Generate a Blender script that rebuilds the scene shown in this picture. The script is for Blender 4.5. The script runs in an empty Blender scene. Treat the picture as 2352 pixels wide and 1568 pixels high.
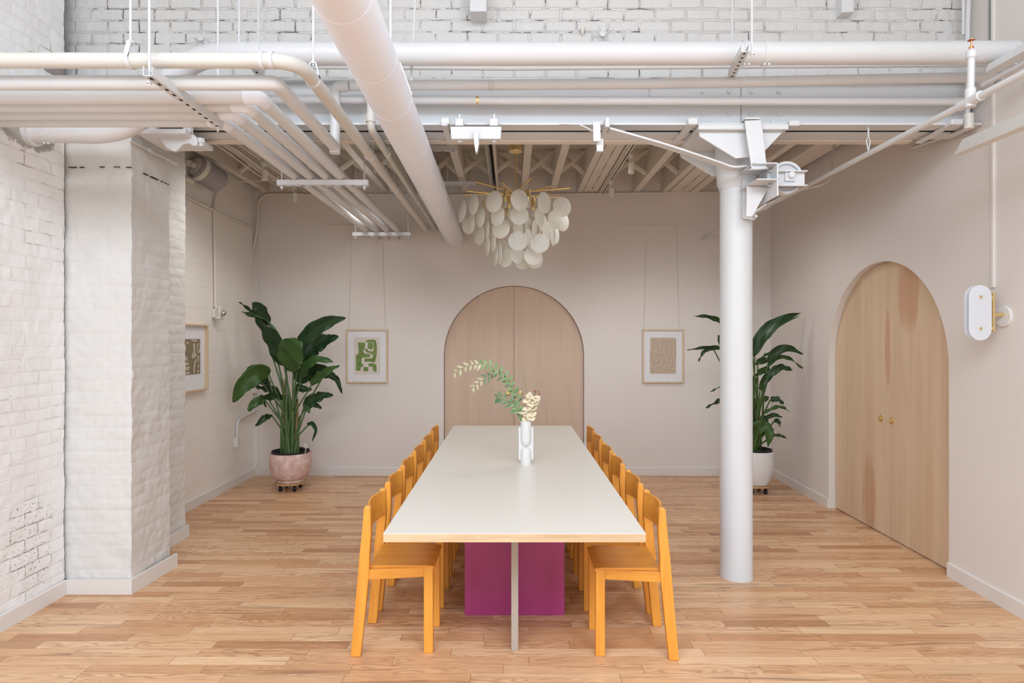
import bpy, math, random
from mathutils import Vector, Matrix, noise
random.seed(7)
SC = bpy.context.scene
COL = SC.collection
# ------------------------------------------------------------ camera
F, CX, CY, H = 1400.0, 1173.0, 777.0, 1.638      # focal length in pixels, vanishing point, eye height
cam_data = bpy.data.cameras.new('camera'); cam = bpy.data.objects.new('camera', cam_data); COL.objects.link(cam)
cam.location = (0, 0, H); cam.rotation_euler = (math.pi/2, 0, 0)
cam_data.sensor_width = 36.0; cam_data.lens = F/2352*36
cam_data.shift_x = (1176-CX)/2352; cam_data.shift_y = -(784-CY)/2352
cam_data.clip_start = 0.05
SC.camera = cam
# ------------------------------------------------------------ daylight, added fill lamps and exposure
world = bpy.data.worlds.new('world'); SC.world = world; world.use_nodes = True
bg = world.node_tree.nodes['Background']; bg.inputs[0].default_value = (0.93, 0.97, 1.0, 1); bg.inputs[1].default_value = .3
def area(name, loc, rot, sx, sy, power, col=(1, 1, 1)):
    l = bpy.data.lights.new(name, 'AREA'); l.shape = 'RECTANGLE'; l.size = sx; l.size_y = sy; l.energy = power; l.color = col
    o = bpy.data.objects.new(name, l); COL.objects.link(o); o.location = loc; o.rotation_euler = rot; return o
area('window_daylight', (0.3, -5.2, 1.4), (math.radians(90), 0, 0), 8.0, 2.6, 45, (0.82, 0.91, 1.0))
area('skylight_daylight', (0.1, -0.4, 4.66), (math.radians(14), 0, 0), 5.6, 4.4, 690, (0.79, 0.885, 1.0))
area('side_fill_light', (4.4, -2.4, 2.6), (math.radians(90), 0, math.radians(52)), 3.6, 3.2, 260, (0.82, 0.91, 1.0))  # added unseen fill from the right, brightens the pier side and left wall
area('side_fill_light', (-4.4, -2.4, 2.6), (math.radians(90), 0, math.radians(-52)), 3.6, 3.2, 230, (0.82, 0.91, 1.0))  # matching added fill from the left, brightens the right wall
for sx_, sy_ in ((-2.2, 5.3), (-1.6, 6.1), (1.9, 5.9), (0.9, 5.6)):
    l = bpy.data.lights.new('rear_fill_lamp', 'SPOT'); l.energy = 36; l.spot_size = math.radians(150); l.spot_blend = .8; l.shadow_soft_size = .28; l.color = (1, 1, 1)  # added fill for the dim rear room, set apart from the spotlight fixtures
    o = bpy.data.objects.new('rear_fill_lamp', l); COL.objects.link(o); o.location = (sx_, sy_, 3.13)
SC.view_settings.view_transform = 'Standard'; SC.view_settings.look = 'None'
SC.view_settings.gamma = 1.0; SC.view_settings.exposure = 0.1; SC.view_settings.use_curve_mapping = False
def at(px, py, Y): return Vector(((px-CX)*Y/F, Y, H-(py-CY)*Y/F))

# ------------------------------------------------------------ materials
def lin(c):
    return tuple((v/12.92 if v <= .04045 else ((v+.055)/1.055)**2.4) for v in [x/255 for x in c]) + (1,)
class NT:
    def __init__(s, name, rough=.5, metal=0, col=(200, 200, 200)):
        s.m = bpy.data.materials.new(name); s.m.use_nodes = True; s.t = s.m.node_tree; s.n = s.t.nodes; s.b = s.n['Principled BSDF']
        s.b.inputs['Base Color'].default_value = lin(col); s.b.inputs['Roughness'].default_value = rough; s.b.inputs['Metallic'].default_value = metal
    def node(s, typ, props=None, **kw):
        x = s.n.new(typ)
        for k, v in (props or {}).items(): setattr(x, k, v)
        for k, v in kw.items():
            key = k.replace('_', ' ')
            if isinstance(v, bpy.types.NodeSocket): s.t.links.new(v, x.inputs[key])
            else: x.inputs[key].default_value = v
        return x
    def L(s, a, b): s.t.links.new(a, b)
    def math(s, op, a, b=None, c=None, clamp=False):
        x = s.n.new('ShaderNodeMath'); x.operation = op; x.use_clamp = clamp
        for i, v in enumerate((a, b, c)):
            if v is None: continue
            if isinstance(v, bpy.types.NodeSocket): s.t.links.new(v, x.inputs[i])
            else: x.inputs[i].default_value = v
        return x.outputs[0]
    def vec(s, x, y, z=0):
        n = s.n.new('ShaderNodeCombineXYZ')
        for i, v in enumerate((x, y, z)):
            if isinstance(v, bpy.types.NodeSocket): s.t.links.new(v, n.inputs[i])
            else: n.inputs[i].default_value = v
        return n.outputs[0]
    def sep(s, v): return s.node('ShaderNodeSeparateXYZ', Vector=v).outputs
    def coord(s, k='Object'): return s.n.new('ShaderNodeTexCoord').outputs[k]
    def noise(s, v, scale, detail=3, rough=.5, dist=0, out='Fac'):
        return s.node('ShaderNodeTexNoise', Vector=v, Scale=scale, Detail=detail, Roughness=rough, Distortion=dist).outputs[out]
    def mapr(s, v, a, b, c=0, d=1, typ='LINEAR'):
        x = s.node('ShaderNodeMapRange', {'interpolation_type': typ}, Value=v, From_Min=a, From_Max=b, To_Min=c, To_Max=d); return x.outputs[0]
    def ramp(s, f, stops):
        x = s.n.new('ShaderNodeValToRGB'); s.L(f, x.inputs[0]); e = x.color_ramp.elements
        while len(e) < len(stops): e.new(.5)
        for el, (p, c) in zip(e, stops): el.position = p; el.color = lin(c)
        return x.outputs[0]
    def mix(s, f, a, b, mode='MIX'):
        x = s.n.new('ShaderNodeMix'); x.data_type = 'RGBA'; x.blend_type = mode
        for i, v in ((0, f), (6, a), (7, b)):
            if isinstance(v, bpy.types.NodeSocket): s.L(v, x.inputs[i])
            elif i == 0: x.inputs[0].default_value = v
            else: x.inputs[i].default_value = lin(v)
        return x.outputs[2]
    def base(s, c): s.L(c, s.b.inputs['Base Color']); return s
    def bump(s, h, strength=.3, dist=.01):
        x = s.node('ShaderNodeBump', Height=h, Strength=strength, Distance=dist); s.L(x.outputs[0], s.b.inputs['Normal']); return s

def paint(name, col, rough=.45, var=6, bscale=60, bstr=.08):
    s = NT(name, rough, 0, col); c = s.coord()
    d = tuple(max(0, v-var) for v in col)
    s.base(s.mix(s.noise(c, 3.5, 4), col, d)); s.bump(s.noise(c, bscale, 3), bstr, .004); return s.m
M = {}
M['pipe'] = paint('white_pipe_paint', (216, 216, 216), .35, 8, 40, .12)
M['steel'] = paint('white_steel_paint', (216, 217, 218), .38, 8, 50, .15)
M['cream'] = paint('cream_pipe_paint', (214, 211, 203), .4, 10, 40, .1)
M['jacket'] = paint('white_duct_jacket', (236, 238, 246), .5, 8, 9, .25)
M['joist'] = paint('painted_timber', (230, 222, 211), .6, 22, 30, .4)
M['wallp'] = paint('plaster_taupe_paint', (226, 219, 213), .7, 3, 14, .06)
M['trim'] = paint('trim_paint', (224, 218, 213), .45, 3, 30, .03)
M['dark'] = paint('dark_void', (25, 24, 22), .9, 5)
M['black'] = paint('black_plastic', (28, 29, 32), .45, 6)
M['grey'] = paint('grey_galvanised', (150, 155, 155), .4, 12)
M['plastic'] = paint('white_plastic', (222, 218, 210), .4, 4)
M['mesh'] = paint('grey_speaker_grille', (165, 162, 165), .7, 8, 400, .3)
M['ceramic'] = paint('white_ceramic', (222, 221, 218), .55, 3, 30, .05)
M['potwhite'] = paint('white_glazed_pot', (228, 228, 226), .35, 3)
M['finbase'] = paint('grey_table_fin', (172, 160, 148), .45, 6)
M['mat'] = paint('white_picture_mat', (226, 226, 228), .8, 2)
M['paper'] = paint('cream_art_paper', (216, 207, 196), .85, 4)
M['sand'] = paint('sand_art_paint', (192, 174, 154), .85, 14, 20)
M['olive'] = paint('taupe_art_paint', (138, 124, 102), .85, 12)
M['artpale'] = paint('pale_art_shapes', (190, 182, 160), .85, 8)
M['line'] = paint('pale_art_line', (222, 208, 192), .85, 3)
M['wire'] = paint('hanging_wire', (205, 195, 182), .6, 3)
M['text'] = paint('red_text_ink', (150, 88, 88), .6, 3)
M['soil'] = paint('potting_soil', (38, 30, 24), .95, 12)
M['copper'] = NT('copper_sprinkler', .3, 1, (205, 140, 95)).m
M['brass'] = NT('satin_brass', .28, 1, (242, 218, 160)).m
M['chrome'] = NT('chrome_bulb', .12, 1, (200, 200, 200)).m
M['pink'] = NT('magenta_gloss_panel', .2, 0, (178, 66, 128)).m
s = NT('green_art_paint', .85, 0, (120, 140, 80)); s.base(s.mix(s.mapr(s.noise(s.coord(), 22, 4), .35, .65), (128, 150, 88), (98, 124, 62))); M['green'] = s.m
# speckled glass
def glass(name, bumpy, col=(246, 245, 238)):
    s = NT(name, .3, 0, col); c = s.coord(); vo = s.node('ShaderNodeTexVoronoi', Vector=c, Scale=170 if bumpy else 260).outputs['Distance']
    s.bump(vo, .9 if bumpy else .35, .004); tl = s.node('ShaderNodeBsdfTranslucent'); tl.inputs[0].default_value = lin(col)
    tr = s.node('ShaderNodeBsdfTransparent'); m1 = s.node('ShaderNodeMixShader'); m2 = s.node('ShaderNodeMixShader'); out = s.n['Material Output']
    m1.inputs[0].default_value = .45; s.L(s.b.outputs[0], m1.inputs[1]); s.L(tl.outputs[0], m1.inputs[2])
    s.L(s.mapr(vo, .1, .7, .06 if bumpy else .14, .34 if bumpy else .2), m2.inputs[0]); s.L(m1.outputs[0], m2.inputs[1]); s.L(tr.outputs[0], m2.inputs[2]); s.L(m2.outputs[0], out.inputs[0]); return s.m
M['disc'] = glass('frosted_glass', False); M['disc2'] = glass('pebbled_glass', True)
s = NT('frosted_sconce_glass', .35, 0, (240, 243, 248)); s.b.inputs['Transmission Weight'].default_value = .35; s.b.inputs['IOR'].default_value = 1.2; M['sglass'] = s.m
s = NT('clear_globe_glass', .08, 0, (225, 222, 212)); s.b.inputs['Transmission Weight'].default_value = .6; s.b.inputs['IOR'].default_value = 1.3; M['globe'] = s.m
# table laminate
s = NT('table_laminate', .33, 0, (226, 221, 211)); s.bump(s.noise(s.coord(), 300, 2), .03, .002); M['laminate'] = s.m
# wood with grain running along one axis
def wood(name, light, dark, axis, rough=.45, scale=1.0, patches=None):
    s = NT(name, rough); c = s.sep(s.coord()); k = [22*scale]*3; k[axis] = 1.3*scale
    v = s.vec(*[s.math('MULTIPLY', c[i], k[i]) for i in range(3)])
    n1 = s.noise(v, 1.0, 5, .6, .8); n2 = s.noise(v, 4.0, 3, .6)
    f = s.math('ADD', s.math('MULTIPLY', n1, .7), s.math('MULTIPLY', n2, .3))
    colr = s.ramp(f, [(.3, dark), (.52, light), (.75, tuple(min(255, x+8) for x in light))])
    if isinstance(patches, list):
        nz = s.math('MULTIPLY', s.math('SUBTRACT', s.noise(v, 1.1, 5, .7, .6), .5), 3.2)
        for (cy, cz, ry, rz, cc) in patches:
            d = s.math('ADD', s.math('POWER', s.math('DIVIDE', s.math('SUBTRACT', c[1], cy), ry), 2), s.math('POWER', s.math('DIVIDE', s.math('SUBTRACT', c[2], cz), rz), 2))
            colr = s.mix(s.mapr(s.math('ADD', d, nz), .55, 1.15, .7, 0), colr, cc)
    elif patches:
        big = [2.6, 2.6, 2.6]; big[axis] = .9
        v2 = s.vec(*[s.math('MULTIPLY', c[i], big[i]) for i in range(3)])
        colr = s.mix(s.mapr(s.noise(v2, 1.6, 2, .5, .6), .62, .65), colr, patches)
    s.base(colr); s.bump(f, .08, .004); return s.m
M['chair'] = wood('honey_beech', (228, 156, 62), (210, 134, 46), 2, .38, .8)
M['chairx'] = wood('honey_beech_crossgrain', (226, 154, 62), (204, 130, 46), 0, .38, .8)
M['edge'] = wood('pine_edge', (208, 180, 144), (180, 146, 106), 0, .5, .7)
M['ash'] = wood('light_ash_frame', (214, 192, 160), (196, 170, 136), 2, .5, 1)
M['door'] = wood('birch_plywood', (214, 188, 158), (200, 171, 140), 2, .55, .3, [(4.74, 2.02, .13, .33, (194, 148, 114)), (5.30, .25, .11, .38, (190, 146, 112)), (5.02, 1.55, .04, .34, (194, 150, 120)), (4.50, .3, .05, .5, (206, 172, 138))])
M['doorb'] = wood('birch_plywood_back', (206, 182, 160), (196, 168, 145), 2, .55, .3)
M['dolly'] = wood('dolly_board', (190, 150, 104), (160, 120, 80), 0, .5)
# leaves
def leafm(name, a, b):
    s = NT(name, .38); c = s.coord(); s.base(s.mix(s.noise(c, 9, 3), a, b)); s.b.inputs['Specular IOR Level'].default_value = .35
    s.bump(s.noise(c, 55, 2), .15, .006); return s.m
M['leaf'] = leafm('deep_green_leaf', (38, 68, 32), (25, 50, 25)); M['leaf2'] = leafm('fresh_green_leaf', (70, 102, 46), (42, 72, 32))
M['stalk'] = leafm('green_stalk', (86, 112, 62), (58, 86, 44)); M['dry'] = leafm('dry_brown_stalk', (150, 124, 84), (110, 88, 56))
M['euc'] = leafm('sage_leaf', (120, 150, 110), (84, 118, 84)); M['euct'] = leafm('pale_tip_leaf', (205, 196, 168), (180, 186, 140)); M['eucg'] = leafm('light_green_leaf', (140, 172, 112), (112, 148, 92))
M['petal'] = leafm('cream_petal', (240, 230, 205), (226, 208, 170)); M['bud'] = leafm('dark_red_bud', (120, 42, 40), (150, 80, 50)); M['throat'] = leafm('ochre_throat', (190, 140, 70), (160, 100, 50))
s = NT('pink_terracotta', .75); c = s.coord(); s.base(s.ramp(s.noise(c, 14, 6, .65), [(.35, (196, 158, 148)), (.52, (214, 182, 172)), (.68, (232, 214, 206))])); s.bump(s.noise(c, 60, 4), .3, .004); M['pot'] = s.m
# oak strip floor, boards run along X
s = NT('oak_strip_floor', .36); c = s.sep(s.coord())
row = s.math('FLOOR', s.math('DIVIDE', c[1], .0805)); fy = s.math('FRACT', s.math('DIVIDE', c[1], .0805))
w = s.math('ADD', s.math('MULTIPLY', c[0], 1.55), s.math('MULTIPLY', row, 37.73))
vor = s.node('ShaderNodeTexVoronoi', {'voronoi_dimensions': '1D', 'feature': 'F1'}, W=w, Scale=1.0, Randomness=.85)
edg = s.node('ShaderNodeTexVoronoi', {'voronoi_dimensions': '1D', 'feature': 'DISTANCE_TO_EDGE'}, W=w, Scale=1.0, Randomness=.85)
rc = s.sep(vor.outputs['Color'])
rn = s.math('ADD', rc[0], s.math('MULTIPLY', rc[1], 31.0))
gv = s.vec(s.math('ADD', s.math('MULTIPLY', c[0], 1.6), s.math('MULTIPLY', rc[2], 40)), s.math('MULTIPLY', c[1], 15), s.math('MULTIPLY', rn, 3.1))
warp = s.noise(gv, .9, 2, .5, .3)
rings = s.math('FRACT', s.math('MULTIPLY', warp, 15.0))
rings = s.math('ABSOLUTE', s.math('SUBTRACT', rings, .5))
fine = s.noise(s.vec(s.math('MULTIPLY', c[0], 5), s.math('MULTIPLY', c[1], 170), rn), 1.0, 3, .6)
tone = s.ramp(rc[0], [(0.0, (186, 136, 96)), (.1, (204, 154, 111)), (.35, (219, 174, 132)), (.7, (228, 188, 147)), (.93, (233, 196, 156)), (1.0, (184, 138, 98))])
grain = s.math('MULTIPLY', s.mapr(rings, 0, .34, 1, 0, 'SMOOTHSTEP'), s.mapr(s.noise(gv, .35, 1), .42, .6, 0.1, 1))
colr = s.mix(s.math('MULTIPLY', grain, .62), tone, (158, 104, 66))
colr = s.mix(s.mapr(fine, .42, .75, 0, .6), colr, (170, 120, 82))
streak = s.mapr(s.noise(s.vec(s.math('MULTIPLY', c[0], 1.1), s.math('MULTIPLY', c[1], 26), rn), 1.0, 3, .6, .5), .57, .72, 0, .65)
colr = s.mix(streak, colr, (120, 82, 56))
gap = s.math('MAXIMUM', s.mapr(s.math('ABSOLUTE', s.math('SUBTRACT', fy, .5)), .487, .497, 0, 1), s.mapr(edg.outputs['Distance'], .0015, .004, 1, 0))
colr = s.mix(s.math('MULTIPLY', gap, .55), colr, (112, 72, 46))
s.base(colr); s.bump(s.math('ADD', s.math('MULTIPLY', gap, -1), s.math('MULTIPLY', fine, .12)), .25, .002)
M['floor'] = s.m
# painted brick, UV in metres
def brickm(name, paintc, crackc, crack, bw, rh, mort, bstr=.6, patches=False, warm=(205, 185, 160), wamt=.22, worn=None):
    s = NT(name, .62); uv = s.n.new('ShaderNodeUVMap').outputs[0]
    nz = s.noise(uv, 7, 3, .6, 0, 'Color')
    off = s.node('ShaderNodeVectorMath', {'operation': 'SCALE'}, Vector=s.node('ShaderNodeVectorMath', {'operation': 'SUBTRACT'}).outputs[0])
    sub = off.inputs[0].links[0].from_node; s.L(nz, sub.inputs[0]); sub.inputs[1].default_value = (.5, .5, .5); off.inputs['Scale'].default_value = .022
    v = s.node('ShaderNodeVectorMath', {'operation': 'ADD'}); s.L(uv, v.inputs[0]); s.L(off.outputs[0], v.inputs[1])
    bt = s.node('ShaderNodeTexBrick', {'offset': .5, 'offset_frequency': 2}, Vector=v.outputs[0], Scale=1.0)
    bt.inputs['Mortar Size'].default_value = mort; bt.inputs['Mortar Smooth'].default_value = .35; bt.inputs['Brick Width'].default_value = bw; bt.inputs['Row Height'].default_value = rh
    f = bt.outputs['Fac']
    bt2 = s.node('ShaderNodeTexBrick', {'offset': .5, 'offset_frequency': 2}, Vector=v.outputs[0], Scale=1.0)
    bt2.inputs['Mortar Size'].default_value = mort*.3; bt2.inputs['Mortar Smooth'].default_value = .2; bt2.inputs['Brick Width'].default_value = bw; bt2.inputs['Row Height'].default_value = rh
    mask = s.mapr(s.noise(uv, 1.5, 4, .65), crack, crack+.1)
    mask2 = s.mapr(s.noise(uv, 11, 3, .6), .46, .58)
    col = s.mix(s.noise(uv, 2.2, 4), paintc, tuple(x-9 for x in paintc))
    col = s.mix(s.math('MULTIPLY', f, s.mapr(s.noise(uv, 2.3, 3), .45, .65, 0, wamt)), col, warm)
    col = s.mix(s.math('MULTIPLY', s.math('MULTIPLY', bt2.outputs['Fac'], mask), mask2), col, crackc)
    if worn:
        sx = s.sep(uv); d = s.math('ADD', s.math('POWER', s.math('DIVIDE', s.math('SUBTRACT', sx[0], worn[0]), worn[2]), 2), s.math('POWER', s.math('DIVIDE', s.math('SUBTRACT', sx[1], worn[1]), worn[3]), 2))
        wm = s.mapr(s.math('ADD', d, s.math('MULTIPLY', s.math('SUBTRACT', s.noise(uv, 6, 4, .6), .5), 2.2)), .5, .9, 1, 0)
        col = s.mix(s.math('MULTIPLY', s.math('MULTIPLY', bt2.outputs['Fac'], wm), s.mapr(s.noise(uv, 24, 3), .4, .5)), col, crackc)
        col = s.mix(s.math('MULTIPLY', s.math('MULTIPLY', s.mapr(s.noise(uv, 55, 3, .6), .60, .66), wm), .8), col, crackc)
    sp = s.math('MULTIPLY', s.mapr(s.noise(uv, 46, 2, .5), .72, .76), s.mapr(s.noise(uv, 1.9, 2), .55, .68))
    col = s.mix(s.math('MULTIPLY', sp, .7), col, crackc)
    if patches:
        sx = s.sep(uv)
        def blob(cu, cv, ru, rv, nn=.9):
            d = s.math('ADD', s.math('POWER', s.math('DIVIDE', s.math('SUBTRACT', sx[0], cu), ru), 2), s.math('POWER', s.math('DIVIDE', s.math('SUBTRACT', sx[1], cv), rv), 2))
            d = s.math('ADD', d, s.math('MULTIPLY', s.math('SUBTRACT', s.noise(uv, 9, 4, .7), .5), nn*2.4)); return s.mapr(d, .9, 1.05, 1, 0)
        for (cu, cv, ru, rv, cc) in patches:
            col = s.mix(blob(cu, cv, ru, rv), col, cc)
    s.base(col)
    h = s.math('SUBTRACT', s.math('MULTIPLY', s.noise(uv, 14, 6, .65), 1.1), s.math('MULTIPLY', s.math('MULTIPLY', f, s.mapr(s.noise(uv, 1.1, 3), .4, .6, .35, 1)), .5))
    s.bump(h, bstr, .012); return s.m
M['brick_up'] = brickm('painted_brick_upper', (214, 212, 208), (62, 58, 54), .42, .205, .076, .011, .9, warm=(166, 158, 150), wamt=.42)
M['brick_left'] = brickm('painted_brick_left', (243, 242, 241), (104, 94, 84), .52, .205, .076, .007, .5,
    patches=[(7.60, 2.93, .24, .17, (172, 168, 162)), (7.42, 2.965, .055, .032, (150, 92, 78)), (7.80, 3.33, .16, .05, (150, 142, 138)), (7.74, 3.33, .05, .025, (170, 128, 112))], warm=(214, 198, 176), worn=(7.62, .42, .22, .34))
M['brick_pier'] = brickm('painted_brick_pier', (220, 218, 214), (110, 100, 90), .80, .205, .076, .006, .32, warm=(226, 218, 206))
# painted block wall
s = NT('painted_block', .6); uv = s.n.new('ShaderNodeUVMap').outputs[0]
bt = s.node('ShaderNodeTexBrick', {'offset': .5, 'offset_frequency': 2}, Vector=uv, Scale=1.0)
bt.inputs['Mortar Size'].default_value = .005; bt.inputs['Mortar Smooth'].default_value = .5; bt.inputs['Brick Width'].default_value = .4276; bt.inputs['Row Height'].default_value = .2138
s.base(s.mix(s.math('MULTIPLY', bt.outputs['Fac'], .5), s.mix(s.noise(uv, 2.5, 4), (238, 233, 225), (230, 223, 214)), (244, 240, 233)))
s.bump(s.math('SUBTRACT', s.math('MULTIPLY', s.noise(uv, 60, 4, .6), .5), s.math('MULTIPLY', bt.outputs['Fac'], .9)), .6, .006); M['block'] = s.m

# ------------------------------------------------------------ mesh building
class MB:
    def __init__(s): s.v = []; s.f = []
    def add(s, vs, fs):
        o = len(s.v); s.v += [Vector(p) for p in vs]; s.f += [tuple(i+o for i in f) for f in fs]; return s
    def box(s, x0, x1, y0, y1, z0, z1, m=None):
        vs = [Vector((x, y, z)) for x in (x0, x1) for y in (y0, y1) for z in (z0, z1)]
        if m is not None: vs = [m @ p for p in vs]
        return s.add(vs, [(0, 1, 3, 2), (4, 6, 7, 5), (0, 4, 5, 1), (2, 3, 7, 6), (0, 2, 6, 4), (1, 5, 7, 3)])
    def beam(s, a, b, w, h, up=(0, 0, 1)):           # rectangular bar from a to b: w sideways, h along up
        a = Vector(a); b = Vector(b); d = (b-a).normalized(); sd = d.cross(Vector(up)).normalized(); u = sd.cross(d)
        vs = []
        for p in (a, b):
            for i in (-1, 1):
                for j in (-1, 1): vs.append(p+sd*w/2*i+u*h/2*j)
        return s.add(vs, [(0, 1, 3, 2), (4, 6, 7, 5), (0, 4, 5, 1), (2, 3, 7, 6), (0, 2, 6, 4), (1, 5, 7, 3)])
    def tube(s, pts, r, n=14, cap=True):
        pts = [Vector(p) for p in pts]; k = len(pts); rs = r if isinstance(r, (list, tuple)) else [r]*k
        up = None; base = len(s.v)
        for i, p in enumerate(pts):
            t = (pts[min(i+1, k-1)]-pts[max(i-1, 0)]).normalized()
            if up is None:
                up = Vector((0, 0, 1)) if abs(t.z) < .9 else Vector((0, 1, 0))
            up = (up-t*up.dot(t)).normalized(); sd = t.cross(up)
            for j in range(n):
                a = 2*math.pi*j/n; s.v.append(p+(sd*math.cos(a)+up*math.sin(a))*rs[i])
        for i in range(k-1):
            for j in range(n):
                a = base+i*n+j; b = base+i*n+(j+1) % n; s.f.append((a, b, b+n, a+n))
        if cap: s.f.append(tuple(base+j for j in range(n))[::-1]); s.f.append(tuple(base+(k-1)*n+j for j in range(n)))
        return s
    def lathe(s, prof, c=(0, 0, 0), n=36, axis='Z', m=None):   # prof: (radius, height)
        base = len(s.v); c = Vector(c)
        for (r, z) in prof:
            for j in range(n):
                a = 2*math.pi*j/n; p = Vector((r*math.cos(a), r*math.sin(a), z))
                if axis == 'Y': p = Vector((p.x, -p.z, p.y))
                if axis == 'X': p = Vector((p.z, p.x, p.y))
                if m is not None: p = m @ p
                s.v.append(c+p)
        for i in range(len(prof)-1):
            for j in range(n):
                a = base+i*n+j; b = base+i*n+(j+1) % n; s.f.append((a, b, b+n, a+n))
        s.f.append(tuple(base+j for j in range(n))[::-1]); s.f.append(tuple(base+(len(prof)-1)*n+j for j in range(n)))
        return s
    def prism(s, poly, thick, fn):                    # poly in 2D, fn(u, v, w) -> point; w from 0 to thick
        n = len(poly); vs = [fn(u, v, 0) for u, v in poly]+[fn(u, v, thick) for u, v in poly]
        return s.add(vs, [tuple(range(n))[::-1], tuple(range(n, 2*n))]+[(i, (i+1) % n, (i+1) % n+n, i+n) for i in range(n)])
    def sphere(s, c, r, nu=14, nv=9, sc=(1, 1, 1)):
        prof = [(math.sin(math.pi*(i+.02)/(nv+.04))*r, -math.cos(math.pi*(i+.02)/(nv+.04))*r) for i in range(nv+1)]
        o = len(s.v); s.lathe(prof, (0, 0, 0), nu)
        for i in range(o, len(s.v)): p = s.v[i]; s.v[i] = Vector((p.x*sc[0], p.y*sc[1], p.z*sc[2]))+Vector(c)
        return s
    def build(s, name, mat, parent=None, smooth=30, bevel=0, solid=0, rel=None, seg=2):
        me = bpy.data.meshes.new(name); off = rel if rel is not None else Vector((0, 0, 0))
        me.from_pydata([tuple(p-off) for p in s.v], [], s.f); me.update()
        o = bpy.data.objects.new(name, me); COL.objects.link(o); me.materials.append(M[mat] if isinstance(mat, str) else mat)
        import bmesh
        b = bmesh.new(); b.from_mesh(me); bmesh.ops.recalc_face_normals(b, faces=b.faces); b.to_mesh(me); b.free()
        if smooth:
            me.shade_smooth(); me.set_sharp_from_angle(angle=math.radians(smooth))
        if solid:
            md = o.modifiers.new('solidify', 'SOLIDIFY'); md.thickness = solid; md.offset = 0
        if bevel:
            md = o.modifiers.new('bevel', 'BEVEL'); md.width = bevel; md.segments = seg; md.limit_method = 'ANGLE'; md.angle_limit = math.radians(40)
        if parent is not None: o.parent = parent
        return o
def tag(o, label=None, cat=None, group=None, kind=None):
    for k, v in (('label', label), ('category', cat), ('group', group), ('kind', kind)):
        if v: o[k] = v
    return o
class T:
    """a thing: an Empty at its base that parents its parts; meshes are given in world coordinates"""
    def __init__(s, name, label, cat, loc, group=None):
        s.loc = Vector(loc); s.e = bpy.data.objects.new(name, None); s.e.empty_display_size = .05; COL.objects.link(s.e); s.e.location = s.loc
        tag(s.e, label, cat, group)
    def part(s, name, mb, mat, parent=None, label=None, **kw):
        if parent is not None: return tag(mb.build(name, mat, parent, rel=s.loc, **kw), label)
        return tag(mb.build(name, mat, s.e, rel=s.loc, **kw), label)
def single(name, label, cat, mb, mat, group=None, **kw): return tag(mb.build(name, mat, **kw), label, cat, group)
def struct(name, mb, mat, label=None, **kw): return tag(mb.build(name, mat, **kw), label, kind='structure')
def copy_tree(o, parent=None):
    c = o.copy(); COL.objects.link(c); c.parent = parent
    for ch in list(o.children): copy_tree(ch, c)
    return c
def fillet(pts, r, n=7):
    pts = [Vector(p) for p in pts]; out = [pts[0]]
    for i in range(1, len(pts)-1):
        a, b, c = pts[i-1], pts[i], pts[i+1]; d1 = (a-b); d2 = (c-b); rr = min(r, d1.length*.49, d2.length*.49)
        p = b+d1.normalized()*rr; q = b+d2.normalized()*rr
        for k in range(n+1):
            t = k/n; out.append(p*(1-t)**2+b*2*t*(1-t)+q*t*t)
    out.append(pts[-1]); return out
def spline(pts, n=6):
    pts = [Vector(p) for p in pts]; P = [pts[0]*2-pts[1]]+pts+[pts[-1]*2-pts[-2]]; out = []
    for i in range(1, len(P)-2):
        for k in range(n):
            t = k/n; a, b, c, d = P[i-1], P[i], P[i+1], P[i+2]
            out.append(.5*((2*b)+(c-a)*t+(2*a-5*b+4*c-d)*t*t+(3*b-3*c+d-a)*t*t*t))
    out.append(pts[-1]); return out
def wall_strip(path, z0, z1, res, amp, groove, seed=0, u0=0, bw=.205, rh=.076, nrm=None):
    """brick relief wall following a path seen from above; UVs in metres"""
    pts = [Vector((p[0], p[1], 0)) for p in path]; S = []; u = u0
    for a, b in zip(pts, pts[1:]):
        n = max(1, round((b-a).length/res)); d = (b-a).normalized(); nn = Vector((d.y, -d.x, 0))
        for i in range(n): S.append((a+(b-a)*i/n, u+(b-a).length*i/n, nn))
        u += (b-a).length
    S.append((pts[-1], u, nn))
    N = []
    for i in range(len(S)):
        v = Vector((0, 0, 0))
        for j in range(max(0, i-1), min(len(S), i+2)): v += S[j][2]
        N.append(v.normalized())
    rows = round((z1-z0)/res); mb = MB(); uv = []
    for k in range(rows+1):
        z = z0+(z1-z0)*k/rows
        for i, (p, uu, _) in enumerate(S):
            rw = math.floor(z/rh); fy = z/rh-rw; fx = (uu+(bw*.5 if rw % 2 else 0))/bw; fx -= math.floor(fx)
            dm = min(min(fy, 1-fy)*rh, min(fx, 1-fx)*bw)
            g = max(0, 1-dm/.012)*groove
            d = noise.noise(Vector((uu*6+seed, z*6, 3)))*amp+noise.noise(Vector((uu*22+seed, z*22, 9)))*amp*.5-g
            mb.v.append(Vector((p.x, p.y, z))+N[i]*d); uv.append((uu, z))
    w = len(S)
    for k in range(rows):
        for i in range(w-1): a = k*w+i; mb.f.append((a, a+1, a+w+1, a+w))
    return mb, uv
def set_uv(o, uv):
    me = o.data; l = me.uv_layers.new(name='UVMap')
    for lp in me.loops: l.data[lp.index].uv = uv[lp.vertex_index]
# ------------------------------------------------------------ the setting
YB = 7.30; XL = -3.067; ZJ = 3.385; ZD = 3.66; WF = 3.93     # back wall, block wall, joist underside, deck, face of the brick wall line
def wx(Y): return 3.02+.03*(Y-4.2)
struct('floor', MB().box(-3.4, 3.6, -4.5, 7.6, -.06, 0), 'floor', smooth=0)
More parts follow.
